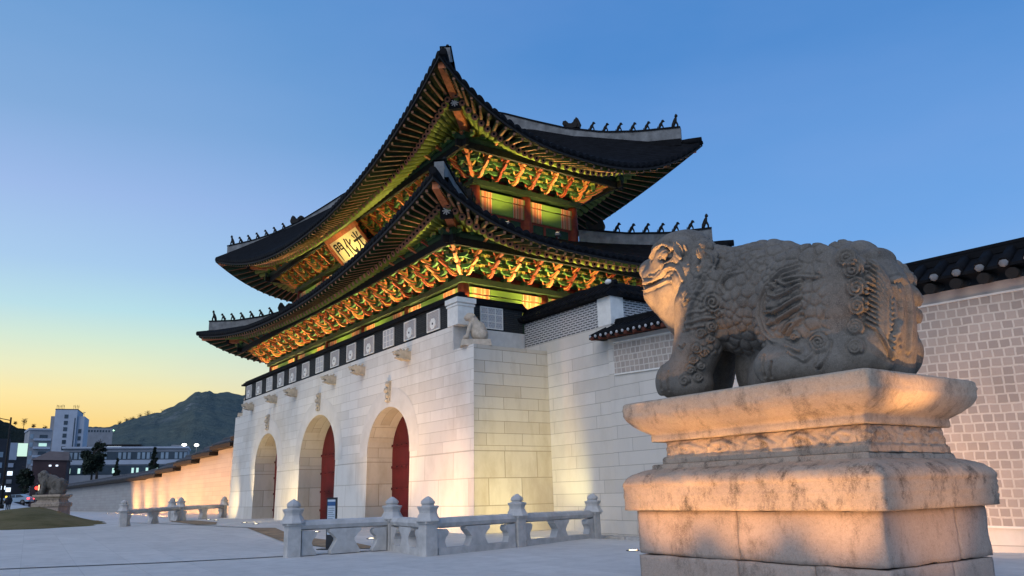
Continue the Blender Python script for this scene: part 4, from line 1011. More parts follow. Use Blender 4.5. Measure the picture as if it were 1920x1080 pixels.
def lion_mesh():
    f = SDF((-.95, -.55, -.02), (1.0, .55, 1.6), .03)
    f.ell((.15, 0, .48), (.42, .32, .48), .1, ry=R(25)); f.ell((-.05, 0, .85), (.28, .25, .35), .1, ry=R(-20)); f.ell((-.28, 0, 1.16), (.30, .23, .20), .08); f.ell((-.48, 0, 1.10), (.16, .17, .13), .06)
    f.cone((-.30, .17, .75), (-.48, .17, .18), .12, .10); f.cone((-.30, -.17, .75), (-.48, -.17, .18), .12, .10); f.ell((-.55, .17, .14), (.16, .1, .1)); f.ell((-.55, -.17, .14), (.16, .1, .1))
    f.ell((.30, .25, .28), (.32, .16, .26)); f.ell((.30, -.25, .28), (.32, .16, .26)); f.ell((.5, 0, .3), (.22, .2, .3), .08); f.cone((.42, 0, .2), (.55, 0, .55), .1, .07)
    f.ell((-.66, 0, 1.035), (.14, .18, .025), .02, sub=True)
    for sg in (-1, 1): f.ell((-.12, sg * .2, 1.20), (.1, .05, .08), .04)
    return surface_nets(f.phi, f.lo, f.h)
LV, LF = lion_mesh()
def guardian(x, y, z, rz, label):
    t = thing('guardian_figure', (x, y, z), label, 'statue', 'crouching guardian figures on the corners of the gate base')
    me = to_mesh_obj('body', LV, LF, M_lion); inst('body', me, (x, y, z + .26), rz, t, scale=(.72, .76, .84))
    pm = MB(); pm.box((x, y, z + .13), (1.22, .86, .26), 0, M=Matrix.Rotation(rz, 4, 'Z'), taper=.93); part('plinth', pm, M_lion, t); return t
guardian(lx, ly, lz, R(62), 'crouching tan stone guardian beast on the near right corner ledge of the gate')
lx2, ly2, lz2 = G(-75.0, 22.25, 9.15); guardian(lx2, ly2, lz2, R(142), 'tiny far stone guardian beast on the left corner ledge of the gate')

# ================================================================== LAMPS
ring_me = MB().lathe([(.17, -.05), (.17, .012), (.13, .016), (.12, .004)], (0, 0, 0), 14).mesh('bezel', M_metal, False)
lens_me = MB().lathe([(.0, -.02), (.12, -.01), (.10, .012), (.0, .022)], (0, 0, 0), 12).mesh('lens', M_lens, False)
WARM = (1.0, .62, .30); GOLD = (1.0, .74, .34); PEACH = (1.0, .64, .40)
def ground_lamp(x, y, label, target=None, power=0, color=WARM, angle=70, blend=.9, size=.1):
    z = float(ground_z(x, y)); t = thing('ground_lamp', (x, y, z), label, 'lamp', 'in-ground floodlights round the gate')
    inst('bezel', ring_me, (x, y, z + .008), 0, t); inst('lens', lens_me, (x, y, z + .008), 0, t)
    if power: spot('beam', (x, y, z + .08), target, power, color, angle, blend, size, t)
    return t
LW = 'glowing in-ground floodlight in front of the west palace wall, '
for i, (x, y, lab) in enumerate(((-112, 16.6, 'farthest along the row'), (-104.5, 16.5, 'second from the far end'), (-97, 16.2, 'third from the far end'), (-90.8, 15.9, 'fourth from the far end, added to even out the light'), (-85, 15.6, 'left one of the middle pair'), (-79.5, 15.3, 'right one of the middle pair'), (-73.4, 14.9, 'just right of the middle pair, added to even out the light'), (-67.5, 14.4, 'nearest the distant railing'))):  # fourth and seventh lamps are added to even the wash on the wall
    ground_lamp(x, y, LW + lab, (x + 1.2, 19.72, 3.4), 3300, (1, .44, .13), 130, .8)
ground_lamp(-60.0, 17.4, 'glowing in-ground floodlight beside the left end of the gate base', (-61.5, 19.72, 3.5), 420, (1, .46, .15), 70)
ground_lamp(-54.3, 14.0, 'glowing in-ground floodlight left of the smallest-looking left arch, outer of two', (-56.6, 16.2, 2.0), 600, GOLD, 75)
ground_lamp(-51.8, 13.8, 'glowing in-ground floodlight before the left arch, inner of two', (-49.7, 17.5, 5.4), 900, GOLD, 75)
ground_lamp(-43.6, 13.1, 'glowing in-ground floodlight left of the central arch, farther of two', (-45.2, 16.2, 1.8), 800, GOLD, 85)
ground_lamp(-41.0, 12.9, 'glowing in-ground floodlight before the central arch, nearer of two', (-41.2, 17.6, 5.8), 1100, GOLD, 75)
ground_lamp(-31.6, 12.4, 'glowing in-ground floodlight seen behind the information board', (-32.6, 17.3, 5.2), 1500, (1, .63, .30), 95)
ground_lamp(-26.2, 12.3, 'bright in-ground floodlight seen through the railing left of its corner post', (-27.8, 16.2, 2.3), 1500, (1, .56, .27), 90)
ground_lamp(-21.1, 15.9, 'bright in-ground floodlight behind the railing beside the gate corner', (-25.3, 17.9, 2.1), 1500, (1, .80, .33), 78)
ground_lamp(-22.6, 18.55, 'small in-ground floodlight hidden behind the last railing post', (-24.0, 19.7, 2.2), 200, (1, .9, .4), 55)
ground_lamp(-15.3, 14.45, 'in-ground floodlight in the paving left of the near statue pedestal', (-12.5, 19.9, 2.0), 520, (1, .52, .26), 110)

# floodlights on the gate deck and on the lower roof
def flood(x, y, z, target, power, color, angle, label, group='floodlights that light the painted eaves'):
    t = thing('floodlight', (x, y, z), label, 'lamp', group)
    d = (Vector(target) - Vector((x, y, z))).normalized(); hd = MB(); c = Vector((x, y, z + .22)); hd.beam(c - d * .09, c + d * .05, .30, .22); hd.beam((x, y, z), (x, y, z + .16), .05, .05, up=(0, 1, 0)); part('housing', hd, M_metal, t)
    ln = MB(); ln.beam(c + d * .052, c + d * .058, .26, .18); part('lens', ln, M_lens, t)
    spot('beam', c + d * .07, target, power, color, angle, .7, .12, t)
EY = (1.0, .75, .27)
gy_ = 22.75
names = ['first', 'second', 'third', 'fourth', 'fifth', 'sixth', 'seventh']
for i, x in enumerate((-39.0, -44.0, -49.5, -55, -60.5, -66, -71)):
    p = G(x, gy_, 10.5); flood(*p, G(x + .3, YC - LB[1] - 2.2, 15.6), 2200, EY, 125, 'floodlight on the front deck behind the parapet, %s from the near corner' % names[i])
for i, y in enumerate((24.0, 28.2, 32.5)):
    p = G(-36.9, y, 10.5); flood(*p, G(XC + LB[0] + 2.4, y + .4, 15.8), 3000 if i < 2 else 500, EY, 125, 'floodlight on the side deck of the gate, %s from the near corner' % names[i])
p = G(-36.6, 22.3, 10.6); flood(*p, G(-36.4, 21.9, 16), 2200, EY, 120, 'bright floodlight at the near corner of the parapet')
for i, (x, y) in enumerate(((-38.6, 26.6), (-38.6, 30.6))):
    p = G(x + .9, y, 17.55); flood(*p, G(x + 1.3, y + .3, 22), 1900, EY, 120, 'floodlight on the lower roof at the gate side, %s from the near corner' % names[i])
for i, x in enumerate((-42.5, -48, -54.9, -61.5, -67)):
    p = G(x, YC - UB[1] - 1.5, 17.35); flood(*p, G(x, YC - UB[1] - 2.4, 22), 1000, EY, 125, 'floodlight on the lower roof at the gate front, %s from the near corner' % names[i])
# ================================================================== THE NEAR STATUE AND ITS PEDESTAL
def stone_weathered(name, ca, cb, dark, amt, grain=60, bump=.5, sc=1.0):
    m = MT(name, .88, .2); n1 = m.noise(1.1 * sc, 7, .68); n2 = m.noise(3.2 * sc, 7, .72, stretch=(1, 1, .55)); n3 = m.noise(grain, 3, .75); n4 = m.noise(grain * .3, 5, .7)
    c = m.ramp(n1, [(.32, cb), (.66, ca)])
    c = m.mix(m.math('MULTIPLY', m.ramp(n2, [(.50, (0, 0, 0)), (.66, (1, 1, 1))]), amt), c, dark)
    c = m.mix(m.math('MULTIPLY', m.ramp(n4, [(.50, (0, 0, 0)), (.72, (1, 1, 1))]), .45), c, tuple(x * .5 for x in cb))
    c = m.mix(m.math('MULTIPLY', m.ramp(n3, [(.38, (1, 1, 1)), (.52, (0, 0, 0))]), .42), c, tuple(min(1, x * 1.35) for x in ca))
    m.base(c); m.bump(m.math('ADD', m.math('MULTIPLY', n3, .5), m.math('ADD', n4, n2)), bump, .014); return m.m
M_statue = stone_weathered('carved_statue_granite', (.175, .160, .138), (.105, .097, .086), (.05, .047, .042), .55, 60, .32, 1.3)
M_ped = stone_weathered('old_pedestal_granite', (.42, .345, .265), (.35, .285, .22), (.085, .07, .056), .72, 75, .6)
M_mould = stone_weathered('stained_moulding_granite', (.38, .315, .25), (.28, .23, .185), (.045, .039, .034), .92, 75, .6, 1.25)
M_block = stone_weathered('pinkish_granite_block', (.385, .315, .268), (.30, .245, .205), (.10, .078, .062), .75, 80, .5, .9)
SY = 9.56
def W(px, py, y):
    d = un(px, py); return np.array(CAM_C + d * (y / d[1]))
f = SDF((-10.0, SY - 1.05, 2.70), (-4.55, SY + 1.05, 5.95), .0145)
f.ell((-7.80, SY, 4.42), (.80, .60, .74), .15); f.ell((-7.1, SY, 4.24), (1.15, .64, .84), .2); f.ell((-6.0, SY, 3.88), (1.10, .66, .80), .2)
f.ell((-8.0, SY - .03, 4.74), (.55, .50, .50), .2)                                   # neck
f.ell((-5.54, SY, 3.60), (.60, .52, 1.00), .10); f.ell((-5.27, SY, 3.46), (.36, .40, .92), .10)      # tail mass
for dx, dz, r in ((-5.86, 4.50, .16), (-5.66, 4.56, .16), (-5.42, 4.50, .15), (-5.2, 4.36, .13)): f.ell((dx, SY, dz), (r * 1.15, .3, r), .06)
f.ell((-5.08, SY + .05, 4.30), (.06, .06, .12), .03)
def both(px, py, y, r, k=.05, **kw):
    p = W(px, py, y); f.ell(p, r, k, **kw); f.ell((p[0], 2 * SY - p[1], p[2]), r, k, **kw)
def both_cone(a, b, ra, rb, k=.05):
    a = W(*a); b = W(*b); f.cone(a, b, ra, rb, k); m_ = np.array([1, -1, 1]); o_ = np.array([0, 2 * SY, 0]); f.cone(a * m_ + o_, b * m_ + o_, ra, rb, k)
f.ell((-7.25, SY + .38, 3.25), (.62, .45, .70), .12); f.ell((-6.9, SY + .1, 3.0), (.5, .5, .5), .1)
both(1512, 575, 9.04, (.86, .22, .84), .05)                                           # thigh
both_cone((1458, 683, 8.96), (1560, 683, 8.96), .28, .26); both(1443, 690, 8.95, (.2, .22, .21)); both(1585, 655, 9.1, (.5, .28, .42), .08)
for k in range(4): p = W(1432, 695, 8.80 + .10 * k); f.ell(p, (.09, .055, .17), .03)
# front legs: the near one under the shoulder, the far one a step behind
both(1318, 560, 9.05, (.42, .20, .42), .08)
f.cone(W(1316, 575, 9.12), W(1309, 648, 9.06), .42, .35, .08); f.cone(W(1309, 648, 9.06), W(1292, 702, 9.0), .35, .33, .06); f.ell(W(1268, 712, 8.97), (.33, .30, .30), .08); f.ell(W(1296, 722, 9.0), (.34, .32, .26), .06)
for k in range(4): f.ell(W(1240, 722, 8.80 + .115 * k), (.10, .06, .17), .03)
f.cone(W(1352, 590, 9.92), W(1350, 660, 9.96), .40, .30, .08); f.cone(W(1350, 660, 9.96), W(1340, 712, 9.98), .30, .30, .06); f.ell(W(1328, 714, 9.98), (.32, .28, .27), .08)
HY = 9.38
def hb(px, py, dy, r, k=.05, **kw):
    p = W(px, py, HY - dy); f.ell(p, r, k, **kw); f.ell((p[0], HY + dy, p[2]), r, k, **kw)
f.ell(W(1284, 494, HY), (.58, .47, .55), .12); f.ell(W(1268, 478, HY), (.42, .40, .32), .10)
f.ell(W(1243, 520, HY), (.34, .35, .27), .10); f.ell(W(1226, 507, HY), (.25, .26, .20), .03); hb(1219, 516, .13, (.14, .13, .12), .03)
f.ell(W(1241, 533, HY), (.28, .33, .10), .05); f.ell(W(1240, 549, HY), (.29, .30, .19), .07); f.ell(W(1278, 546, HY), (.38, .40, .36), .1)
f.cone(W(1243, 560, HY), W(1300, 592, HY + .1), .26, .46, .12)
hb(1248, 463, .24, (.25, .18, .115), .04); hb(1277, 466, .33, (.16, .13, .17), .05); hb(1262, 456, .15, (.22, .2, .14), .05)
hb(1247, 478, .45, (.175, .13, .115), .03, sub=True); hb(1248, 478.5, .365, (.135, .115, .088), .012)
hb(1256, 518, .33, (.26, .10, .075), .03, ry=R(-16)); hb(1266, 526, .40, (.07, .05, .12), .02, ry=R(-38)); hb(1285, 520, .40, (.24, .10, .24), .05)
hb(1324, 501, .43, (.19, .075, .075), .03, ry=R(10)); hb(1320, 513, .44, (.20, .08, .085), .03, ry=R(6)); hb(1272, 484, .42, (.07, .07, .16), .04)
for px, py, r in ((1322, 470, .15), (1333, 486, .13), (1338, 524, .13), (1326, 540, .12)): hb(px, py, .40, (r, .08, r), .03)
q_ = W(1222, 537, HY); f.ell(q_, (.36, .5, .020), .02, sub=True, ry=R(9))
f.ell(W(1645, 590, 9.18), (.24, .20, .72), .08)
# tail curls on both flanks
for px, py, r in ((1584, 484, .17), (1597, 506, .21), (1608, 540, .22), (1607, 575, .21), (1602, 615, .17), (1603, 651, .16)): both(px, py, 9.02, (r, .13, r * .86), .03)
f.cut_below(2.815)
SV, SF = surface_nets(f.phi, f.lo, f.h)
# ---- relief carved along the surface
me_tmp = bpy.data.meshes.new('tmp'); me_tmp.from_pydata(SV.tolist(), [], SF.tolist()); me_tmp.update()
nrm = np.empty(len(SV) * 3); me_tmp.vertices.foreach_get('normal', nrm); nrm = nrm.reshape(-1, 3)
tree = BVHTree.FromPolygons([Vector(v) for v in SV], SF.tolist())
def hit(px, py):
    d = Vector(un(px, py)).normalized(); r = tree.ray_cast(Vector(CAM_C), d); return np.array(r[0]) if r[0] is not None else None
def A(x, y): return (1180 + x / 3.375, 430 + y / 3.375)
def Bz(x, y): return (1420 + x / 3.725, 430 + y / 3.725)
disp = np.zeros(len(SV)); busy = np.zeros(len(SV))
def dist_to(pts):
    pts = np.asarray(pts); dmin = np.full(len(SV), 9.0); lo = pts.min(0) - .3; hi = pts.max(0) + .3
    m_ = np.all((SV > lo) & (SV < hi), 1); idx = np.where(m_)[0]; best = np.full(len(idx), 9.0)
    for p in pts: best = np.minimum(best, np.linalg.norm(SV[idx] - p, axis=1))
    dmin[idx] = best; return dmin
def trace(pix, n=None, closed=False):
    pix = np.array(pix, float); seg = np.r_[0, np.cumsum(np.linalg.norm(np.diff(pix, axis=0), axis=1))]
    k = n or max(6, int(seg[-1] / 1.1)); t = np.linspace(0, seg[-1], k)
    # Catmull-like smoothing
    xs = np.interp(t, seg, pix[:, 0]); ys = np.interp(t, seg, pix[:, 1])
    for _ in range(3):
        xs[1:-1] = .25 * xs[:-2] + .5 * xs[1:-1] + .25 * xs[2:]; ys[1:-1] = .25 * ys[:-2] + .5 * ys[1:-1] + .25 * ys[2:]
    pts = [hit(x, y) for x, y in zip(xs, ys)]; return [p for p in pts if p is not None]
def ridge(pix, w, amp, groove=.5, n=None, mark=True, mir=True):
    global disp, busy
    pts = trace(pix, n)
    if len(pts) < 2: return
    for mirror in ((0, 1) if mir else (0,)):
        q_ = np.array(pts)
        if mirror: q_[:, 1] = 2 * SY - q_[:, 1]
        d = dist_to(q_); disp += amp * np.exp(-(d / w) ** 2) - groove * abs(amp) * np.exp(-((d - w * 2.0) / (w * .8)) ** 2)
        if mark: busy = np.maximum(busy, np.exp(-(d / (w * 2.2)) ** 4))
def spiral(cx, cy, r, turns=1.8, w=.018, amp=.028, ccw=1, a0=0):
    k = 60; t = np.linspace(0, 1, k); a = a0 + ccw * t * turns * 2 * math.pi; rr = r * (1 - .88 * t)
    ridge(np.column_stack([cx + rr * np.cos(a), cy + rr * np.sin(a)]), w, amp, .45)
# head
for pts, w, am in (([(140, 178), (165, 120), (215, 95), (262, 108), (276, 150), (262, 180)], .026, .035), ([(185, 165), (205, 138), (240, 130), (265, 148)], .014, .016), ([(190, 178), (225, 188), (262, 170)], .014, .016),
                   ([(95, 335), (140, 325), (195, 290), (225, 252), (260, 235), (300, 245), (325, 285), (338, 325)], .026, .034), ([(95, 388), (150, 370), (205, 340), (245, 322), (262, 325)], .022, .028),
                   ([(205, 210), (198, 260), (160, 295), (125, 300)], .02, .026), ([(280, 110), (300, 160), (330, 190), (320, 140)], .016, .02), ([(350, 100), (380, 170), (375, 220)], .02, .014), ([(440, 120), (470, 200), (440, 260)], .02, .024),
                   ([(480, 140), (520, 165), (525, 205)], .018, .024), ([(150, 120), (170, 100), (180, 80)], .014, .016), ([(200, 85), (215, 70)], .012, .014), ([(240, 80), (250, 65)], .012, .014), ([(300, 75), (330, 110), (340, 160)], .016, .018),
                   ([(450, 345), (415, 400), (385, 470), (370, 545), (365, 615)], .03, .04)):
    ridge([A(*p) for p in pts], w, am)
ridge([A(95, 352), A(150, 342), A(205, 312), A(235, 275)], .016, -.045, -.2)
for cx, cy, r, tn, sg in ((528, 462, 62, 2.2, 1), (565, 532, 27, 1.6, -1), (520, 612, 32, 1.8, 1), (452, 662, 32, 1.7, -1), (510, 690, 24, 1.4, 1), (425, 752, 30, 1.7, 1), (475, 782, 28, 1.7, -1), (405, 822, 28, 1.6, 1), (448, 862, 24, 1.5, 1), (388, 892, 30, 1.6, -1), (432, 935, 28, 1.6, 1), (350, 962, 30, 1.5, -1), (895, 362, 22, 1.4, -1), (890, 582, 24, 1.5, -1), (1048, 682, 26, 1.5, -1), (375, 430, 18, 1.2, 1)):
    spiral(*A(cx, cy), r / 3.375, tn, .016, .036, sg)
for off in (0, 16, 32, 48): ridge([A(600 - off * .5, 405), A(575 + off * .25, 350 - off * .2), A(625, 295 - off * .25), A(690, 275 - off * .35), A(725, 262 - off * .6)], .013, .018)
for pts in ([(385, 425), (400, 370), (450, 338), (492, 335), (470, 380), (425, 402), (388, 425)], [(345, 470), (372, 440), (420, 430), (455, 450)], [(350, 560), (400, 520), (460, 520), (500, 500)], [(345, 600), (410, 580), (480, 560), (545, 560)], [(340, 640), (400, 620), (470, 610)]): ridge([A(*p) for p in pts], .018, .024)
# thigh border and flames
for o in (0, 1): ridge([A(1075 + 0, 228 + 22 * o), A(965 + 8 * o, 262 + 22 * o), A(872 + 16 * o, 345 + 18 * o), A(822 + 20 * o, 450), A(816 + 20 * o, 555), A(850 + 18 * o, 650 - 12 * o), A(915 + 8 * o, 712 - 16 * o), A(1080, 772 - 20 * o)], .02, .038 - .014 * o)
for pts in ([(880, 372), (885, 415), (925, 425), (985, 405), (1080, 345)], [(940, 330), (990, 350), (1080, 320)], [(865, 520), (905, 528), (965, 500), (1010, 462), (1070, 432)], [(880, 600), (915, 590), (985, 545), (1075, 480)], [(975, 650), (1005, 600), (1050, 575), (1090, 520)], [(1000, 665), (1020, 620), (1085, 560)]): ridge([A(*p) for p in pts], .018, .040)
for pts in ([(140, 360), (200, 340), (300, 330), (420, 335)], [(60, 580), (140, 560), (250, 500), (295, 465)], [(90, 640), (170, 610), (260, 560), (290, 550)]): ridge([Bz(*p) for p in pts], .018, .03)
spiral(*Bz(432, 790), 68 / 3.725, 2.5, .017, .036, 1)
for o in (0, 24, 46): ridge([Bz(500 - o, 800 + o * .4), Bz(490 - o, 860), Bz(455 - o * .6, 920), Bz(425 - o * .2, 962)], .015, .024)
for cx, cy, r in ((665, 280, 72), (695, 408, 74), (700, 535, 68), (682, 685, 56), (684, 822, 52), (620, 205, 64)): spiral(*Bz(cx, cy), r / 3.725, 2.4, .017, .034, -1, .6)
# tail strands sweeping from the curls over the back
for k in range(13):
    t = k / 12; y0 = 225 + 430 * t; x0 = 768 + 6 * math.sin(k * 2); ye = min(890, y0 * 1.08 + 225)
    ridge([Bz(x0, y0), Bz(835, y0 + 38), Bz(898, y0 + .55 * (ye - y0)), Bz(935, y0 + .85 * (ye - y0)), Bz(948, ye)], .017, .032, .7, mir=False)
ridge([Bz(945, 400), Bz(985, 500), Bz(992, 640), Bz(960, 760), Bz(955, 900)], .028, .04, mir=False); ridge([Bz(950, 360), Bz(1005, 340), Bz(1045, 385), Bz(1068, 500), Bz(1072, 640), Bz(1058, 850)], .026, .030, mir=False)
for k in range(9): 
    p = hit(*Bz(985 + 6 * math.sin(k), 420 + 52 * k))
    if p is not None: d = dist_to([p]); disp += .03 * np.exp(-(d / .035) ** 2)
# paw lines and wrinkles
for pts in ([(205, 870), (195, 950), (205, 1010)], [(245, 900), (240, 970), (250, 1020)], [(310, 740), (330, 760), (350, 730)], [(850, 800), (845, 870), (860, 930)], [(900, 840), (890, 900), (900, 935)]): ridge([A(*p) for p in pts], .016, -.03, -.3)
for pts in ([(215, 850), (250, 880), (290, 895), (330, 920), (380, 880), (395, 840)],): ridge([Bz(*p) for p in pts], .018, .026)
# scales: rounded plates over torso and haunch
region = (SV[:, 0] > -7.95) & (SV[:, 0] < -5.55) & (SV[:, 2] > 3.35) & (np.abs(SV[:, 1] - SY) > .05) & ~((SV[:, 0] < -7.6) & (SV[:, 2] < 4.0))
cand_ = np.where(region)[0]; cand_ = RNG.permutation(cand_); cen_ = []
gridd = {}
for i in cand_:
    p = SV[i]; r_ = .108 + .03 * math.sin(p[0] * 5 + p[2] * 7); key = tuple((p / .15).astype(int)); ok = True
    for a in (-1, 0, 1):
        for b in (-1, 0, 1):
            for c in (-1, 0, 1):
                for q_ in gridd.get((key[0] + a, key[1] + b, key[2] + c), ()):
                    if (p[0] - q_[0]) ** 2 + (p[1] - q_[1]) ** 2 + (p[2] - q_[2]) ** 2 < r_ * r_ * 1.55: ok = False; break
    if ok: gridd.setdefault(key, []).append(p); cen_.append(p)
from mathutils.kdtree import KDTree
kd = KDTree(len(cen_))
for i, p in enumerate(cen_): kd.insert(Vector(p), i)
kd.balance(); sc_ = np.zeros(len(SV))
for i in np.where(region)[0]:
    r_ = kd.find_n(Vector(SV[i]), 2); d1, d2 = r_[0][2], r_[1][2]
    e = min(1, (d2 - d1) / .045); sc_[i] = -.019 * (1 - e * e * (3 - 2 * e)) + .012 * max(0, 1 - (d1 / .10) ** 2)
edge = smooth((SV[:, 0] + 7.95) / .2) * smooth((-5.5 - SV[:, 0]) / .15) * smooth((SV[:, 2] - 3.3) / .12)
disp += sc_ * edge * (1 - np.clip(busy, 0, 1))
disp += .003 * vnoise(SV, 6, 3) + .0025 * vnoise(SV, 19, 4)
disp = np.clip(disp * 1.3, -.055, .06); SV2 = SV + nrm * disp[:, None]; bot = SV[:, 2] < 2.83; SV2[bot, 2] = SV[bot, 2]
bpy.data.meshes.remove(me_tmp)
def dirmat():
    return M_statue
st_me = to_mesh_obj('carved_body', SV2, SF, M_statue, off=(-7, SY, 2.815))
st = bpy.data.objects.new('guardian_statue', st_me); COL.objects.link(st); st.location = (-7, SY, 2.815)
tag(st, 'large carved granite lion-like guardian with scales, crouching on the near pedestal', 'statue')

# pedestal: every stone its own piece, worn by noise
def rock(mb, lo, hi, cell=.07, r=.03, amp=.012, seed=0, prof=None, mi=0):
    """a worn block: dense box with rounded edges; prof(v) moves the vertices first"""
    lo = np.array(lo, float); hi = np.array(hi, float); n = np.maximum(2, np.round((hi - lo) / cell).astype(int)); c = (lo + hi) / 2; hs = (hi - lo) / 2
    V = []; F = []; key = {}
    def vid(p):
        k = tuple(np.round(p, 5))
        if k not in key: key[k] = len(V); V.append(p)
        return key[k]
    for ax in range(3):
        o1, o2 = [a for a in range(3) if a != ax]
        for side_ in (0, 1):
            for i in range(n[o1]):
                for j in range(n[o2]):
                    q_ = []
                    for di, dj in ((0, 0), (1, 0), (1, 1), (0, 1)):
                        p = np.zeros(3); p[ax] = hi[ax] if side_ else lo[ax]; p[o1] = lo[o1] + (hi[o1] - lo[o1]) * (i + di) / n[o1]; p[o2] = lo[o2] + (hi[o2] - lo[o2]) * (j + dj) / n[o2]; q_.append(vid(p))
                    F.append(q_ if side_ != (ax == 1) else q_[::-1])
    V = np.array(V); inner_ = np.clip(V, lo + r, hi - r); d = V - inner_; L = np.linalg.norm(d, axis=1, keepdims=True); V = inner_ + d / np.maximum(L, 1e-6) * np.minimum(L, r)
    if prof: V = prof(V)
    nn = V - c; nn = nn / np.maximum(np.linalg.norm(nn / hs, axis=1, keepdims=True), 1e-6) / hs; nn /= np.maximum(np.linalg.norm(nn, axis=1, keepdims=True), 1e-6)
    V = V + nn * (amp * vnoise(V, 3.5, seed) + amp * .6 * vnoise(V, 11, seed + 1) + amp * .35 * vnoise(V, 28, seed + 2))[:, None]
    mb.add(V, F, mi, True); return mb
PX, PX1, PYf, PYb = -8.86, -4.98, 8.49, 10.92
ped = thing('statue_pedestal', ((PX + PX1) / 2, (PYf + PYb) / 2, 0), 'tall weathered moulded stone pedestal carrying the near guardian statue', 'pedestal')
k = 0
for z0, z1, joints, sj in ((-.08, .575, [-7.05, -5.9], [9.9]), (.585, 1.205, [-7.0], [10.12])):
    xs = [PX] + joints + [PX1]
    for i in range(len(xs) - 1):
        last = i == len(xs) - 2; y1 = sj[0] - .006 if last else sj[0] - .006
        rock(b := MB(), (xs[i] + .004, PYf, z0), (xs[i + 1] - .004, y1, z1), .06, .018, .014, k); part('stone_block', b, M_block, ped, uv=False); k += 1
    rock(b := MB(), (PX, sj[0] + .006, z0), (PX1 - .004, PYb, z1), .06, .02, .014, k); part('stone_block', b, M_block, ped, uv=False); k += 1
# dense swept mouldings
def moulding(name, prof, x0, x1, y0, y1, mat, amp=.012, seed=0, relief=None, label=None):
    """prof: (outset, z) rows swept round a rectangle with densely divided sides"""
    P = []
    cell = .03 if name == 'carved_waist' else .045; stp = .014 if name == 'carved_waist' else .035; nx = int((x1 - x0) / cell); ny = int((y1 - y0) / cell)
    prof2 = []
    for (o0, z0), (o1, z1) in zip(prof[:-1], prof[1:]):
        n_ = max(1, int(math.hypot(o1 - o0, z1 - z0) / stp))
        for i in range(n_): t = i / n_; prof2.append((o0 + (o1 - o0) * t, z0 + (z1 - z0) * t))
    prof2.append(prof[-1]); rows = []
    for o, z in prof2:
        rad = .05 + .04 * o; loop = []; uu = []
        def side_(p, q_, n_):
            for i in range(n_): t = i / n_; loop.append((p[0] + (q_[0] - p[0]) * t, p[1] + (q_[1] - p[1]) * t))
        c = [(x0 - o, y0 - o), (x1 + o, y0 - o), (x1 + o, y1 + o), (x0 - o, y1 + o)]
        side_(c[0], c[1], nx); side_(c[1], c[2], ny); side_(c[2], c[3], nx); side_(c[3], c[0], ny)
        L = np.array(loop)
        # soften the corners
        for it in range(1): L = .25 * np.roll(L, 1, 0) + .5 * L + .25 * np.roll(L, -1, 0)
        rows.append(np.column_stack([L, np.full(len(L), z)]))
    V = np.array(rows); cc = np.array([(x0 + x1) / 2, (y0 + y1) / 2]); nn = np.zeros_like(V)
    ex = np.minimum(np.abs(V[..., 0] - (x0 - .2)), np.abs(V[..., 0] - (x1 + .2))); ey = np.minimum(np.abs(V[..., 1] - (y0 - .2)), np.abs(V[..., 1] - (y1 + .2)))
    m1 = ey < ex; nn[..., 1] = np.where(m1, np.sign(V[..., 1] - cc[1]), 0); nn[..., 0] = np.where(m1, 0, np.sign(V[..., 0] - cc[0]))
    dd = amp * vnoise(V, 3, seed) + amp * .6 * vnoise(V, 10, seed + 1) + amp * .5 * vnoise(V, 27, seed + 2)
    if relief: dd = dd + relief(V)
    V = V + nn * dd[..., None]
    m = MB(); a, b_ = V.shape[:2]; fs = [(i * b_ + j, i * b_ + (j + 1) % b_, (i + 1) * b_ + (j + 1) % b_, (i + 1) * b_ + j) for i in range(a - 1) for j in range(b_)]
    fs.append(tuple(range(b_))[::-1]); fs.append(tuple((a - 1) * b_ + j for j in range(b_))); m.add(V.reshape(-1, 3), fs, 0, True)
    return part(name, m, mat, ped, label, uv=False)
def along(V): 
    on_long = np.minimum(np.abs(V[..., 1] - 8.7), np.abs(V[..., 1] - 10.7)) < np.minimum(np.abs(V[..., 0] + 8.6), np.abs(V[..., 0] + 5.2)); return np.where(on_long, V[..., 0], V[..., 1] + 50)
def rel_base(V):
    u = along(V); z = V[..., 2]; joint = -.03 * np.exp(-((V[..., 0] + 7.42) / .014) ** 2)
    pet = .016 * np.abs(np.sin(u * 4.1 + .25 * np.sin(z * 20))) * (z > 1.56) * (z < 1.80); lines = -.012 * np.exp(-((z - 1.36) / .012) ** 2) - .012 * np.exp(-((z - 1.47) / .012) ** 2) - .012 * np.exp(-((z - 1.545) / .015) ** 2)
    return joint + pet + lines + .010 * np.sin(u * 26 + z * 8) * (z > 1.58) * (z < 1.8)
moulding('base_moulding', [(-.5, 1.21), (.125, 1.21), (.14, 1.222), (.145, 1.545), (.15, 1.56), (.14, 1.60), (.10, 1.67), (.03, 1.73), (-.08, 1.775), (-.17, 1.80), (-.19, 1.805), (-.195, 1.855), (-.21, 1.87), (-.6, 1.87)], PX, PX1, PYf, PYb, M_mould, .018, 11, rel_base)
WX0, WX1, WY0, WY1 = PX + .40, PX1 - .24, PYf + .30, PYb - .34
def rel_waist(V):
    u = along(V); z = V[..., 2]; ph = (u * 1.55) % 1.0; w = ph - .5
    arc = np.abs(np.hypot(w * 1.1, (z - 1.985) * 2.3) - .36); r = .042 * np.exp(-(arc / .055) ** 2)
    r += .028 * np.exp(-((np.hypot(w * 1.3, (z - 2.06) * 3) - .15) / .05) ** 2) + .012 * np.sin(u * 31 + 3 * np.sin(z * 30)) * (z > 2.0)
    return np.where((z > 1.97) & (z < 2.19), r, 0)
moulding('carved_waist', [(-.5, 1.872), (.05, 1.872), (.05, 1.955), (.0, 1.985), (.0, 2.20), (-.6, 2.20)], WX0, WX1, WY0, WY1, M_mould, .012, 21, rel_waist)
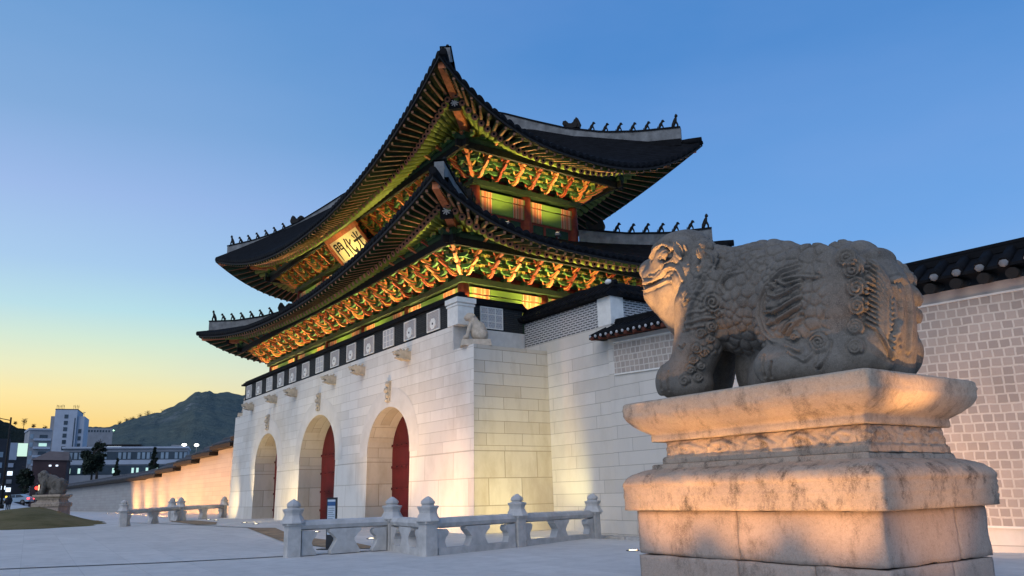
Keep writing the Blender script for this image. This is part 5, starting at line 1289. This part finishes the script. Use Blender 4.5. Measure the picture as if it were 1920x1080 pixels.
def rel_cap(V):
    u = along(V); z = V[..., 2]
    pet = .012 * np.abs(np.sin(u * 4.6)) * (z > 2.36) * (z < 2.58); return pet - .010 * np.exp(-((z - 2.655) / .012) ** 2) - .010 * np.exp(-((z - 2.73) / .012) ** 2) + .006 * np.sin(u * 40 + z * 30) * (z > 2.36) * (z < 2.6)
moulding('cap_slab', [(-.6, 2.205), (-.20, 2.205), (-.19, 2.225), (-.19, 2.285), (-.20, 2.305), (-.17, 2.33), (-.08, 2.39), (.0, 2.46), (.06, 2.54), (.09, 2.61), (.10, 2.70), (.09, 2.775), (.07, 2.80), (.02, 2.812), (-.6, 2.815)], PX, PX1 , PYf, PYb, M_ped, .012, 31, rel_cap)
# the lamps that light the statue: fixtures set in the paving around it
AMB = (1.0, .48, .16)
ground_lamp(-8.6, 6.8, 'in-ground amber floodlight at the left front of the near pedestal', (-8.55, 8.45, 5.0), 7500, AMB, 25, .4, .04)
for x, tx, lab in ((-8.2, -8.2, 'left'), (-6.9, -6.9, 'middle'), (-5.5, -5.5, 'right')): ground_lamp(x, 6.35, 'amber floodlight set in the paving before the near pedestal, %s one of the row' % lab, (tx, 8.45, 1.60), 600, AMB, 50, 1.0, .05)
ground_lamp(-3.35, 9.0, 'in-ground amber floodlight at the short side of the near pedestal', (-5.0, 9.5, 4.0), 1000, AMB, 34, .8, .04)
ground_lamp(-2.4, 9.4, 'amber floodlight set in the paving beyond the short side of the near pedestal', (-5.0, 9.6, 1.6), 300, AMB, 54, 1.0, .05)
ground_lamp(-12.0, 17.4, 'added in-ground floodlight warming the brick wall, unseen behind the near pedestal', (-7.5, 20.9, 1.0), 1500, (1, .55, .30), 120)  # unseen lamp added to warm the foot of the brick wall
# ================================================================== BEYOND: HILLS, TOWN, TREES, STREET
def at(px, py, dist):
    d = un(px, py); return Vector(CAM_C + d * dist / math.hypot(d[0], d[1]))
def on_ground(px, py):
    d = un(px, py); t = np.linspace(5, 400, 4000); P_ = CAM_C + d[None] * (t / math.hypot(d[0], d[1]))[:, None]; g = ground_z(P_[:, 0], P_[:, 1]); k = np.argmax(P_[:, 2] < g); return Vector((P_[k, 0], P_[k, 1], float(g[k])))
def hill(name, ridge, r0, r1, r2, mat, nseed, na=220, nr=44, rough=.05):
    pxs = np.linspace(ridge[0][0], ridge[-1][0], na); pys = np.interp(pxs, [a for a, b in ridge], [b for a, b in ridge]); rows = []
    rs = np.concatenate([np.linspace(r0, r1, nr), np.linspace(r1, r2, 14)[1:]])
    el = []; az = []
    for x, y in zip(pxs, pys): d = un(x, y); az.append(math.atan2(d[1], d[0])); el.append(d[2] / math.hypot(d[0], d[1]))
    az = np.array(az); zr = 1.5 + np.array(el) * r1; P_ = np.zeros((len(rs), na, 3))
    for i, r in enumerate(rs):
        t = smooth((r - r0) / (r1 - r0)) ** 1.15 if r <= r1 else 1 - .8 * smooth((r - r1) / (r2 - r1))
        P_[i, :, 0] = np.cos(az) * r; P_[i, :, 1] = np.sin(az) * r; P_[i, :, 2] = zr * t
    amp = rough * P_[..., 2]; q_ = P_ * np.array([1, 1, 0]); P_[..., 2] += amp * (vnoise(q_, 1 / 160, nseed) + .5 * vnoise(q_, 1 / 60, nseed + 1) + .25 * vnoise(q_, 1 / 22, nseed + 2) + .16 * vnoise(q_, 1 / 8, nseed + 3)) * np.where(rs <= r1, 1, 1)[:, None] * (1 - .96 * np.exp(-((rs - r1) / 120) ** 2))[:, None] - 3
    P_[..., 2] += 1.0 + 1.6 * vnoise(P_ * np.array([1, 1, 0]), 1 / 7, nseed + 6) * smooth((rs - r0) / 120)[:, None]
    return structure(name, MB().grid(P_, 0, True), mat, uv=False)
mh = MT('wooded_mountain', .95, .05); a1 = mh.noise(.012, 7, .7); a2 = mh.noise(.06, 6, .75); a3 = mh.noise(.0075, 6, .75, stretch=(1, 1, 2.4)); sp2 = mh.n('ShaderNodeSeparateXYZ'); mh.l(mh.co(), sp2.inputs[0])
c = mh.ramp(a1, [(.3, (.085, .122, .125)), (.6, (.125, .155, .135)), (.8, (.155, .165, .13))]); c = mh.mix(mh.math('MULTIPLY', mh.ramp(a2, [(.42, (0, 0, 0)), (.68, (1, 1, 1))]), .65), c, (.045, .066, .075))  # distance haze is put into these lighter, bluish wood colours
rock_ = mh.math('MULTIPLY', mh.ramp(a3, [(.54, (0, 0, 0)), (.62, (1, 1, 1))]), mh.ramp(mh.math('DIVIDE', sp2.outputs[2], 180), [(.50, (0, 0, 0)), (.66, (1, 1, 1))])); mh.base(mh.mix(mh.math('MULTIPLY', rock_, .8), c, (.42, .43, .45))); mh.bump(mh.math('ADD', a2, a1), 1.0, 9)
hill('rocky_mountain', [(120, 812), (165, 806), (205, 806), (232, 796), (262, 786), (300, 779), (325, 768), (345, 757), (358, 748), (366, 743), (392, 742), (405, 745), (430, 744), (452, 748), (520, 742), (640, 742), (760, 755)], 420, 1250, 1900, mh.m, 2)
ml = MT('dark_wooded_hill', .95, .05); b1 = ml.noise(.02, 7, .7); b2 = ml.noise(.12, 6, .75); c = ml.ramp(b1, [(.3, (.012, .020, .017)), (.7, (.026, .032, .024))]); ml.base(ml.mix(ml.math('MULTIPLY', b2, .5), c, (.008, .012, .010))); ml.bump(b2, 1.0, 5)
hill('wooded_hill', [(-330, 760), (-160, 765), (-60, 776), (0, 786), (14, 790), (30, 797), (60, 802), (88, 806), (125, 812), (170, 826), (240, 840)], 330, 620, 1000, ml.m, 9)

# trees: tapered trunk, limbs, many small leaf clumps
leafm = {}
def leaf_mat(name, c1, c2):
    if name not in leafm:
        m = MT(name, .8, .2); m.base(m.ramp(m.noise(1.3, 4, .6), [(.3, c1), (.7, c2)])); leafm[name] = m.m
    return leafm[name]
M_bark = plain('dark_bark', (.035, .028, .022), .9, .3, 6)
def tree(name, base, h, w, shape, n, label, leaf, lmat, group=None, bare=False, seed=0):
    rg = np.random.default_rng(seed); t = thing(name, base, label, 'tree', group); b = Vector(base)
    tk = MB(); tk.tube([b - Vector((0, 0, .4)), b + Vector((0, 0, h * .35)), b + Vector((.02 * h, 0, h * .7)), b + Vector((0, .01 * h, h * .95))], [h * .03, h * .024, h * .013, h * .004], 7)
    tips = []
    for k in range(12 if not bare else 26):
        z = h * (.25 + .65 * rg.random()); a = rg.uniform(0, 6.28); L = w * (.25 + .3 * rg.random()) * (1.0 if shape != 'cone' else max(.15, 1.15 - z / h))
        p0 = b + Vector((0, 0, z)); p1 = p0 + Vector((math.cos(a) * L, math.sin(a) * L, L * (.5 if shape != 'cone' else -.1))); tk.tube([p0, (p0 + p1) / 2 + Vector((0, 0, L * .08)), p1], [h * .010, h * .006, h * .002], 5); tips.append(p1)
        if bare:
            for q_ in range(5):
                e = p0 + (p1 - p0) * rg.uniform(.35, 1); tk.tube([e, e + Vector((rg.normal() * .16 * w, rg.normal() * .16 * w, .16 * w * rg.uniform(.3, 1.4)))], [h * .004, h * .0015], 4)
    part('trunk', tk, M_bark, t, uv=False)
    cr = MB(); ncl = 26; cl = []
    for k in range(ncl):
        if shape == 'cone':
            z = (k + .5) / ncl; r = w * .5 * (1.02 - z) * (.72 + .42 * rg.random()); a = rg.uniform(0, 6.28); cl.append((r * .62 * math.cos(a), r * .62 * math.sin(a), h * (.10 + .88 * z), max(.06 * w, r * .55)))
        else:
            u = rg.normal(size=3); u /= np.linalg.norm(u); rr = rg.random() ** .4; cl.append((u[0] * w * .40 * rr, u[1] * w * .40 * rr, h * .60 + u[2] * h * .34 * rr, w * .17 * (.7 + .6 * rg.random())))
    for k in range(n):
        c = cl[rg.integers(ncl)]; u = rg.normal(size=3); u *= c[3] * rg.random() ** .4 / np.linalg.norm(u); p = b + Vector((c[0] + u[0], c[1] + u[1], c[2] + u[2] * .8))
        s_ = leaf * (.6 + .8 * rg.random()); r_ = Vector(rg.normal(size=3)).normalized(); q_ = r_.orthogonal().normalized()
        cr.add([p - r_ * s_, p - q_ * s_ * .5, p + r_ * s_, p + q_ * s_ * .5], [(0, 1, 2, 3)])
    part('crown', cr, lmat, t, uv=False); return t
DK = leaf_mat('dark_needles', (.010, .017, .012), (.022, .032, .020)); TW = leaf_mat('bare_twigs', (.03, .026, .02), (.05, .042, .03))
def gtree(px, pyb, dist, h, *a, **k):
    p = at(px, pyb, dist); tree('evergreen_tree', p, h, *a, **k)
gtree(168, 905, 205, 16.5, 9.5, 'round', 2600, .42, 'broad dark evergreen tree left of the pale two-storey building front', .4, DK, 'dark trees before the town', seed=3) if False else None
def put(name, px, py_base, py_top, dist, wpx, shape, n, label, leaf, mat, group, seed, bare=False):
    a = at(px, py_base, dist); b_ = at(px, py_top, dist); h = b_.z - a.z; wv = (at(px + wpx / 2, py_base, dist) - at(px - wpx / 2, py_base, dist)).length
    tree(name, a, h, wv, shape, n, label, leaf, mat, group, bare, seed)
put('evergreen_tree', 170, 912, 838, 215, 52, 'round', 2600, 'broad black-green tree before the pale building, just left of its windows', .34, DK, 'dark trees before the town', 3)
put('evergreen_tree', 180, 906, 819, 225, 30, 'round', 1500, 'tall narrow black-green tree rising behind the broad one', .34, DK, 'dark trees before the town', 4)
put('evergreen_tree', 286, 904, 838, 175, 30, 'cone', 1700, 'dark conical evergreen tree near the west palace wall coping', .26, DK, 'dark trees before the town', 5)
put('evergreen_tree', 217, 905, 859, 190, 22, 'cone', 900, 'small dark conical tree between the broad tree and the conical evergreen', .24, DK, 'dark trees before the town', 6)
put('street_tree', 44, 945, 868, 190, 38, 'round', 1500, 'dark street tree among lit shop signs left of the far statue', .36, DK, 'dark trees before the town', 7)
put('street_tree', 143, 868, 842, 260, 16, 'round', 500, 'small dark tree on the roof terrace beside the white tower', .3, DK, 'dark trees before the town', 8)
for i, (px, top, bs, w_) in enumerate(((224, 789, 800, 10), (238, 784, 796, 13), (247, 782, 793, 12), (262, 776, 790, 12), (276, 771, 787, 14), (287, 774, 785, 9), (306, 768, 780, 12), (318, 766, 776, 9))):
    put('ridge_tree', px, bs, top, 1150, w_, 'round', 110, 'bare tree on the skyline of the mountain slope, %s from the left' % ['first', 'second', 'third', 'fourth', 'fifth', 'sixth', 'seventh', 'eighth'][i], .5, TW, 'bare trees on the mountain skyline', 20 + i, True)
for i, (px, top, bs, w_) in enumerate(((28, 789, 799, 9), (44, 785, 803, 13), (62, 795, 805, 10), (84, 798, 808, 10))):
    put('ridge_tree', px, bs, top, 600, w_, 'round', 110, ['small bare tree on the left hill skyline, leftmost', 'tallest bare tree on the skyline of the left hill', 'bare tree on the left hill skyline midway to the white tower', 'bare tree on the left hill skyline just left of the white tower'][i], .3, TW, 'bare trees on the left hill', 40 + i, True)

# buildings
M_bl = plain('bluish_white_render', (.33, .37, .43), .8, .08, .4); M_bg = plain('grey_render', (.24, .25, .27), .8, .12, .4); M_bd = plain('dark_maroon_render', (.045, .028, .03), .8, .25, .3); M_bdk = plain('dark_slate_facade', (.030, .034, .042), .8, .25, .3)
M_win = plain('dark_glass', (.03, .045, .06), .25, .3, .3, .5); M_winl = plain('pale_glass', (.20, .26, .31), .3, .3, .3, .5); M_warm = emit('lit_window', (1, .75, .4), 1.3); M_cool = emit('cool_lit_window', (.55, .85, .75), .8); M_scr = emit('lit_screen', (.66, .90, .72), .85); M_red = emit('red_signal', (1, .03, .02), 6); M_wht = emit('white_sign', (.75, .87, 1), 1.6); M_yel = emit('yellow_sign', (1, .7, .08), 1.6); M_hot = emit('stadium_lamp', (1, .98, .85), 7)
class Bld:
    def __init__(s, name, label, px0, px1, pyt, dist, depth=12, yaw=0, mat=None, bottom=-2, cat='building'):
        a = at(px0, pyt, dist); b_ = at(px1, pyt, dist); s.z = (a.z + b_.z) / 2; c = (a + b_) / 2; s.w = (Vector((a.x, a.y, 0)) - Vector((b_.x, b_.y, 0))).length
        v = Vector((c.x, c.y, 0)).normalized(); ang = math.atan2(v.y, v.x) - math.pi / 2 + yaw; s.M = Matrix.Translation((c.x, c.y, 0)) @ Matrix.Rotation(ang, 4, 'Z'); s.t = thing(name, (c.x, c.y, 0), label, cat); s.depth = depth
        if mat: s.box('wall', -s.w / 2, s.w / 2, 0, depth, bottom, s.z, mat)
    def mb(s, *boxes):
        m = MB()
        for x0, x1, y0, y1, z0, z1 in boxes:
            o = len(m.v); m.bb((x0, y0, z0), (x1, y1, z1))
            for i in range(o, len(m.v)): m.v[i] = tuple(s.M @ Vector(m.v[i]))
        return m
    def box(s, name, x0, x1, y0, y1, z0, z1, mat, parent=None): return part(name, s.mb((x0, x1, y0, y1, z0, z1)), mat, parent or s.t, uv=False)
tw = Bld('tower_building', 'white high-rise tower with a strip of dark windows and antennas on its roof', 104, 146, 768, 330, 16, R(-8), M_bl, 0)
w_ = tw.w
for k in range(9): tw.box('window', -w_ * .07, w_ * .10, -.12, .05, tw.z - 3.2 - k * 2.3, tw.z - 1.8 - k * 2.3, M_win)
tw.box('side_wing', -w_ / 2 - 1.6, -w_ / 2 - .02, 2.5, 15, 0, tw.z - 2.2, M_bg)
tw.box('side_wing', w_ / 2 + .02, w_ / 2 + 2.4, 1.0, 14, 0, tw.z - 2.3, M_bl)
tw.box('recess', w_ / 2 - .75, w_ / 2 - .4, -.10, .05, tw.z - 16, tw.z - 3, M_win)
for k in range(3): tw.box('window', w_ / 2 + .7, w_ / 2 + 1.7, .88, 1.05, tw.z - 8.5 - k * 2.6, tw.z - 7.0 - k * 2.6, M_win)
tw.box('roof_edge', -w_ / 2 - .1, w_ / 2 + .1, -.1, 16.1, tw.z, tw.z + .25, M_bdk)
am = MB(); rg = np.random.default_rng(5)
for x in list(np.linspace(-w_ / 2 + .1, -w_ / 2 + 2.4, 6)) + list(np.linspace(w_ / 2 - 1.6, w_ / 2, 4)):
    p = tw.M @ Vector((x, 2, tw.z)); am.tube([p, p + Vector((.1 * rg.normal(), 0, 1.2 + .9 * rg.random()))], .05, 5); am.box(p + Vector((0, 0, 1.3 + .4 * rg.random())), (.16, .16, .7))
part('antenna_mast', am, M_black, tw.t, uv=False)['kind'] = 'stuff'
dm = MB(); p = tw.M @ Vector((w_ / 2 + 2.0, 2, tw.z - 2.2)); dm.tube([p, p + Vector((0, 0, 1.2))], .06, 6); dm.lathe([(0, -.1), (.35, -.05), (.5, .1)], tuple(p + Vector((0, 0, 1.4))), 10); part('satellite_dish', dm, M_bg, tw.t, uv=False)
wgb = Bld('office_building', 'grey office block with banded balconies at the left foot of the white tower', 56, 99, 806, 300, 14, R(6), M_bg, 0); w_ = wgb.w
wgb.box('parapet', -w_ / 2 - .3, w_ / 2 * .85, -.4, 13, wgb.z - .1, wgb.z + .5, M_bl)
for k in range(4):
    z = wgb.z - 2.6 - k * 2.7
    wgb.box('balcony', -w_ * .30, w_ * .45, -1.1, 0, z - .9, z - .2, M_bl); wgb.box('window', -w_ * .46, -w_ * .32, -.1, .05, z - .3, z + 1.2, M_winl); wgb.box('window', -w_ * .05, w_ * .30, -.12, .05, z, z + 1.0, M_win if k != 1 else M_cool)
scb = Bld('shop_building', 'corner building with a pale lit advertising screen on top', 14, 54, 831, 260, 12, R(10), M_bdk, 0); w_ = scb.w
scb.box('lit_screen', w_ * .0, w_ * .47, -.25, -.05, scb.z - 3.6, scb.z, M_scr); scb.box('white_panel', -w_ * .42, -.05, -.2, -.04, scb.z - 4.6, scb.z + .1, M_bl)
for k in range(5):
    z = scb.z - 6 - k * 2.2; scb.box('sign_panel', -w_ * .40 + .1 * k, -w_ * .12, -.3, -.02, z - .6, z + .5, [M_bl, M_wht, M_bg, M_wht, M_yel][k])
stb = Bld('shop_building', 'dark narrow shop building at the left edge with small lit signs', -40, 22, 822, 235, 12, R(14), M_bdk, 0); w_ = stb.w
for k in range(5):
    z = stb.z - 4 - k * 2.6; stb.box('window', w_ * .05, w_ * .30, -.1, .05, z - .6, z + .7, M_winl if k != 3 else M_wht)
stb.box('shop_sign', w_ * .36, w_ * .48, -.4, -.02, 5.6, 6.5, M_wht)
mrb = Bld('restaurant_building', 'dark maroon low building with sloped roof behind the far statue', 62, 126, 862, 225, 16, R(-4), M_bd, 0); w_ = mrb.w
rm = MB(); rm.add([tuple(mrb.M @ Vector(p)) for p in ((-w_ / 2 - .4, -.5, mrb.z), (w_ / 2 + .4, -.5, mrb.z - .2), (w_ / 2 + .4, 16, mrb.z + .2), (-w_ / 2 - .4, 16, mrb.z), (-w_ * .1, 6, mrb.z + 2.4), (w_ * .5, 6, mrb.z + 2.2))], [(0, 1, 5, 4), (1, 2, 5), (2, 3, 4, 5), (3, 0, 4)]); part('roof', rm, plain('brown_roof', (.14, .105, .09), .85, .2, .5), mrb.t, uv=False)
for x in (-.02, .18): mrb.box('wall_lamp', w_ * x, w_ * x + .5, -.3, -.05, mrb.z - 1.6, mrb.z - 1.25, M_wht)
for k, x in enumerate((-.34, -.18)): mrb.box('window', w_ * x, w_ * x + .8, -.12, .05, 5.0, 6.4, M_warm)
lnb = Bld('long_building', 'long pale two-storey building with window bands beyond the west palace wall', 118, 352, 841, 250, 15, R(-6), M_bg, 0); w_ = lnb.w
lnb.box('cornice', -w_ / 2 - .3, w_ / 2 + .3, -.8, 15, lnb.z, lnb.z + .5, M_bl); lnb.box('floor_band', -w_ / 2, w_ / 2, -.35, -.02, lnb.z - 4.4, lnb.z - 3.2, M_bl); lnb.box('window_band', -w_ / 2, w_ / 2, -.06, .05, lnb.z - 3.1, lnb.z - .9, M_win); lnb.box('window_band', -w_ / 2, w_ / 2, -.06, .05, lnb.z - 7.2, lnb.z - 4.7, M_win)
rg = np.random.default_rng(11)
for k in range(26):
    x = -w_ / 2 + (k + .25) * w_ / 26
    if rg.random() < .72: lnb.box('window', x, x + w_ / 26 * .62, -.14, -.07, lnb.z - 2.9, lnb.z - 1.1, M_winl)
    if rg.random() < .35: lnb.box('lit_window', x, x + w_ / 26 * .5, -.14, -.07, lnb.z - 6.8, lnb.z - 5.4, M_cool)
hsb = Bld('flat_roof_house', 'dark flat-roofed pavilion above the long building with a lit clerestory', 190, 262, 836, 300, 10, R(-6), M_bdk, 0); w_ = hsb.w; hsb.box('roof_slab', -w_ / 2 - .6, w_ / 2 + .6, -.9, 10.5, hsb.z, hsb.z + .45, M_black); hsb.box('lit_clerestory', -w_ * .35, w_ * .02, -.1, .02, hsb.z - .75, hsb.z - .2, M_wht)
ctb = Bld('service_hut', 'small pale hut on the slope beside the bright lamps', 322, 342, 836, 290, 6, 0, M_bl, 0); ctb.box('roof_slab', -ctb.w / 2 - .2, ctb.w / 2 + .2, -.3, 6.2, ctb.z, ctb.z + .3, M_bg)
flb = Bld('hilltop_block', 'long low apartment block on the saddle right of the white tower', 158, 212, 803, 560, 14, 0, M_bg, 0)
for k in range(9): flb.box('window', -flb.w * .46 + k * flb.w * .1, -flb.w * .40 + k * flb.w * .1, -.12, .05, flb.z - 2.4, flb.z - 1.1, M_win)
for i, (px, py) in enumerate(((345.5, 834), (368.5, 834.5))):
    p = at(px, py, 285); t = thing('lamp_mast', (p.x, p.y, 0), ['blazing white lamp on a mast beyond the palace wall, left one', 'blazing white lamp on a mast beyond the palace wall, right one'][i], 'lamp', 'blazing lamps beyond the wall')
    m = MB(); m.tube([(p.x, p.y, 0), (p.x, p.y, p.z)], .1, 8); part('mast', m, M_metal, t, uv=False); m = MB(); m.lathe([(0, -.45), (.6, -.3), (.75, 0), (.6, .3), (0, .45)], tuple(p), 10); part('lamp_head', m, M_hot, t, uv=False)
p = at(213, 807, 900); t = thing('slope_lamp', tuple(p), 'tiny greenish lamp on the mountain slope right of the hilltop block', 'lamp'); m = MB(); m.lathe([(0, -.8), (.9, 0), (0, .8)], tuple(p), 8); part('lamp_head', m, emit('green_lamp', (.5, 1, .6), 3), t, uv=False)

# traffic light, dark pole
p = at(69, 915, 150); g = float(ground_z(p.x, p.y)); t = thing('traffic_light', (p.x, p.y, g), 'red traffic light on a pole beside the far statue', 'traffic light')
m = MB(); m.tube([(p.x, p.y, g), (p.x, p.y, p.z + .8)], .07, 8); part('pole', m, M_metal, t, uv=False); m = MB(); m.box((p.x, p.y, p.z), (.45, .35, 1.2)); part('housing', m, M_black, t, uv=False)
u = -Vector((p.x, p.y, 0)).normalized(); m = MB(); m.lathe([(0, -.28), (.20, -.2), (.28, 0), (.2, .2), (0, .28)], tuple(p + u * .28), 10); part('red_lens', m, M_red, t, uv=False)
p = at(2, 945, 120); g = float(ground_z(p.x, p.y)); t = thing('street_pole', (p.x, p.y, g), 'tall dark street pole at the left edge of the view', 'pole'); m = MB(); top_ = at(2, 782, 120).z; m.tube([(p.x, p.y, g), (p.x, p.y, top_)], [.16, .10], 8); m.lathe([(.35, 0), (.35, .5), (0, .6)], (p.x, p.y, g), 8); part('shaft', m, M_black, t, uv=False)
m = MB(); m.beam((p.x, p.y, top_ - .4), (p.x - .3, p.y - 1.4, top_ - .1), .1, .1); m.box((p.x - .3, p.y - 1.5, top_ - .12), (.25, .7, .14)); part('lamp_arm', m, M_black, t, uv=False)

# car on the street
cp_ = on_ground(28, 943.5); cp_ = at(28, 943.5, 142) if cp_.length < 60 or cp_.length > 200 else cp_
cz = float(ground_z(cp_.x, cp_.y)); ct = thing('parked_car', (cp_.x, cp_.y, cz), 'silver-blue car with glowing red tail lights on the street at far left', 'car')
dr = Vector((cp_.y, -cp_.x, 0)).normalized(); dr = (dr + Vector((cp_.x, cp_.y, 0)).normalized() * -.45).normalized()      # nose direction in the picture: to the left
if un(28, 940)[0] and dr.y > 0: dr = -dr
dr = -dr if (Vector(CAM_M[0]) @ dr) > 0 else dr
sdv = Vector((-dr.y, dr.x, 0)); Mc = Matrix(((dr.x, sdv.x, 0, cp_.x), (dr.y, sdv.y, 0, cp_.y), (0, 0, 1, cz), (0, 0, 0, 1)))
PZ = Matrix(((1, 0, 0, 0), (0, 0, 1, 0), (0, 1, 0, 0), (0, 0, 0, 1)))
M_car = plain('silver_blue_paint', (.25, .33, .40), .3, .05, 1, .5, .3)
m = MB(); m.prism([(2.2, .32), (2.25, .62), (1.9, .84), (1.0, .93), (.35, 1.38), (-1.0, 1.45), (-1.8, 1.05), (-2.2, .95), (-2.25, .35)], Mc @ PZ, 1.72); part('body', m, M_car, ct, uv=False)
m = MB(); m.prism([(.85, .95), (.28, 1.32), (-.30, 1.36), (-.30, .95)], Mc @ PZ, 1.75); m.prism([(-.38, .95), (-.38, 1.36), (-.98, 1.38), (-1.55, 1.03)], Mc @ PZ, 1.75); part('side_windows', m, M_win, ct, uv=False)
for x in (1.35, -1.4):
    for s_ in (-1, 1):
        m = MB(); m.tube([Mc @ Vector((x, s_ * .72, .33)), Mc @ Vector((x, s_ * .90, .33))], .33, 14, 0); wt = part('wheel', m, M_black, ct, uv=False); m = MB(); m.tube([Mc @ Vector((x, s_ * .88, .33)), Mc @ Vector((x, s_ * .915, .33))], .19, 12, 0); part('rim', m, M_metal, wt, uv=False)
M_tail = emit('tail_light', (1, .08, .10), 3.0)
for s_ in (-1, 1):
    m = MB(); o = len(m.v); m.bb((-2.30, s_ * .78 - .13, .68), (-2.0, s_ * .78 + .13, .92)); m.v = [tuple(Mc @ Vector(v)) for v in m.v]; part('tail_light', m, M_tail, ct, uv=False)
    m = MB(); m.bb((1.95, s_ * .70 - .15, .58), (2.27, s_ * .70 + .15, .76)); m.v = [tuple(Mc @ Vector(v)) for v in m.v]; part('headlight', m, emit('headlamp', (1, .5, .5), .8), ct, uv=False)
# two small dark pedestrians beside the car
def person(px, pyb, dist, label, rz):
    b_ = at(px, pyb, dist); gz_ = float(ground_z(b_.x, b_.y)); f_ = SDF((-.45, -.4, -.02), (.45, .4, 1.85), .025)
    for s_ in (-1, 1): f_.chain([(.0, s_ * .09, .88), (.05, s_ * .10, .48), (-.03 * s_, s_ * .10, .08)], [.095, .065, .045], .04); f_.ell((.05 - .03 * s_, s_ * .10, .045), (.13, .05, .045), .03); f_.chain([(0, s_ * .20, 1.40), (-.03, s_ * .25, 1.12), (.08, s_ * .24, .88)], [.06, .048, .038], .04); f_.ell((.10, s_ * .24, .80), (.04, .03, .09), .02)
    f_.ell((0, 0, 1.22), (.13, .20, .32), .06); f_.ell((0, 0, .95), (.13, .17, .16), .06); f_.cone((0, 0, 1.45), (.01, 0, 1.58), .055, .05, .04); f_.ell((.02, 0, 1.67), (.10, .078, .125), .03); f_.ell((.12, 0, 1.66), (.025, .018, .03), .01)
    V, F_ = surface_nets(f_.phi, f_.lo, f_.h); t = thing('person', (b_.x, b_.y, gz_), label, 'person'); inst('body', to_mesh_obj('body', V, F_, plain('dark_clothes', (.02, .02, .025), .9, .3, 5)), (b_.x, b_.y, gz_), rz, t)
    hv, hf = (lambda q_: surface_nets(q_.phi, q_.lo, q_.h))((lambda q_: (q_.ell((0, 0, 1.70), (.112, .09, .12), .02), q_.ell((.09, 0, 1.66), (.06, .07, .09), .02, sub=True), q_)[2])(SDF((-.2, -.2, 1.5), (.2, .2, 1.9), .02)))
    inst('hair', to_mesh_obj('hair', hv, hf, M_black), (b_.x, b_.y, gz_), rz, t)
person(13.5, 946, 112, 'distant person in dark clothes walking in front of the silver-blue car, left one', R(20)); person(17.5, 946, 113, 'distant person in dark clothes walking in front of the silver-blue car, right one', R(200))

# ---- the twin statue far off to the west, on its mound
dx = -75.4 - (-7.0); fx, fy = -75.4, 7.0; fz = mound_z(fx, fy) - .05
t2 = ped.copy(); COL.objects.link(t2); t2.location = (fx, fy, fz); t2.scale = (.60,) * 3; t2.rotation_euler = (0, 0, R(48)); tag(t2, 'small distant stone pedestal standing on the grass mound', 'pedestal')
for ch in list(ped.children):
    c2 = ch.copy(); COL.objects.link(c2); c2.parent = t2
s2 = st.copy(); COL.objects.link(s2); s2.scale = (.56, .60, .70); s2.rotation_euler = (0, 0, R(48)); s2.location = (fx + .60 * (st.location.x - ped.location.x), fy + .60 * (st.location.y - ped.location.y), fz + .60 * st.location.z); tag(s2, 'distant guardian statue on its pedestal on the grass mound', 'statue')
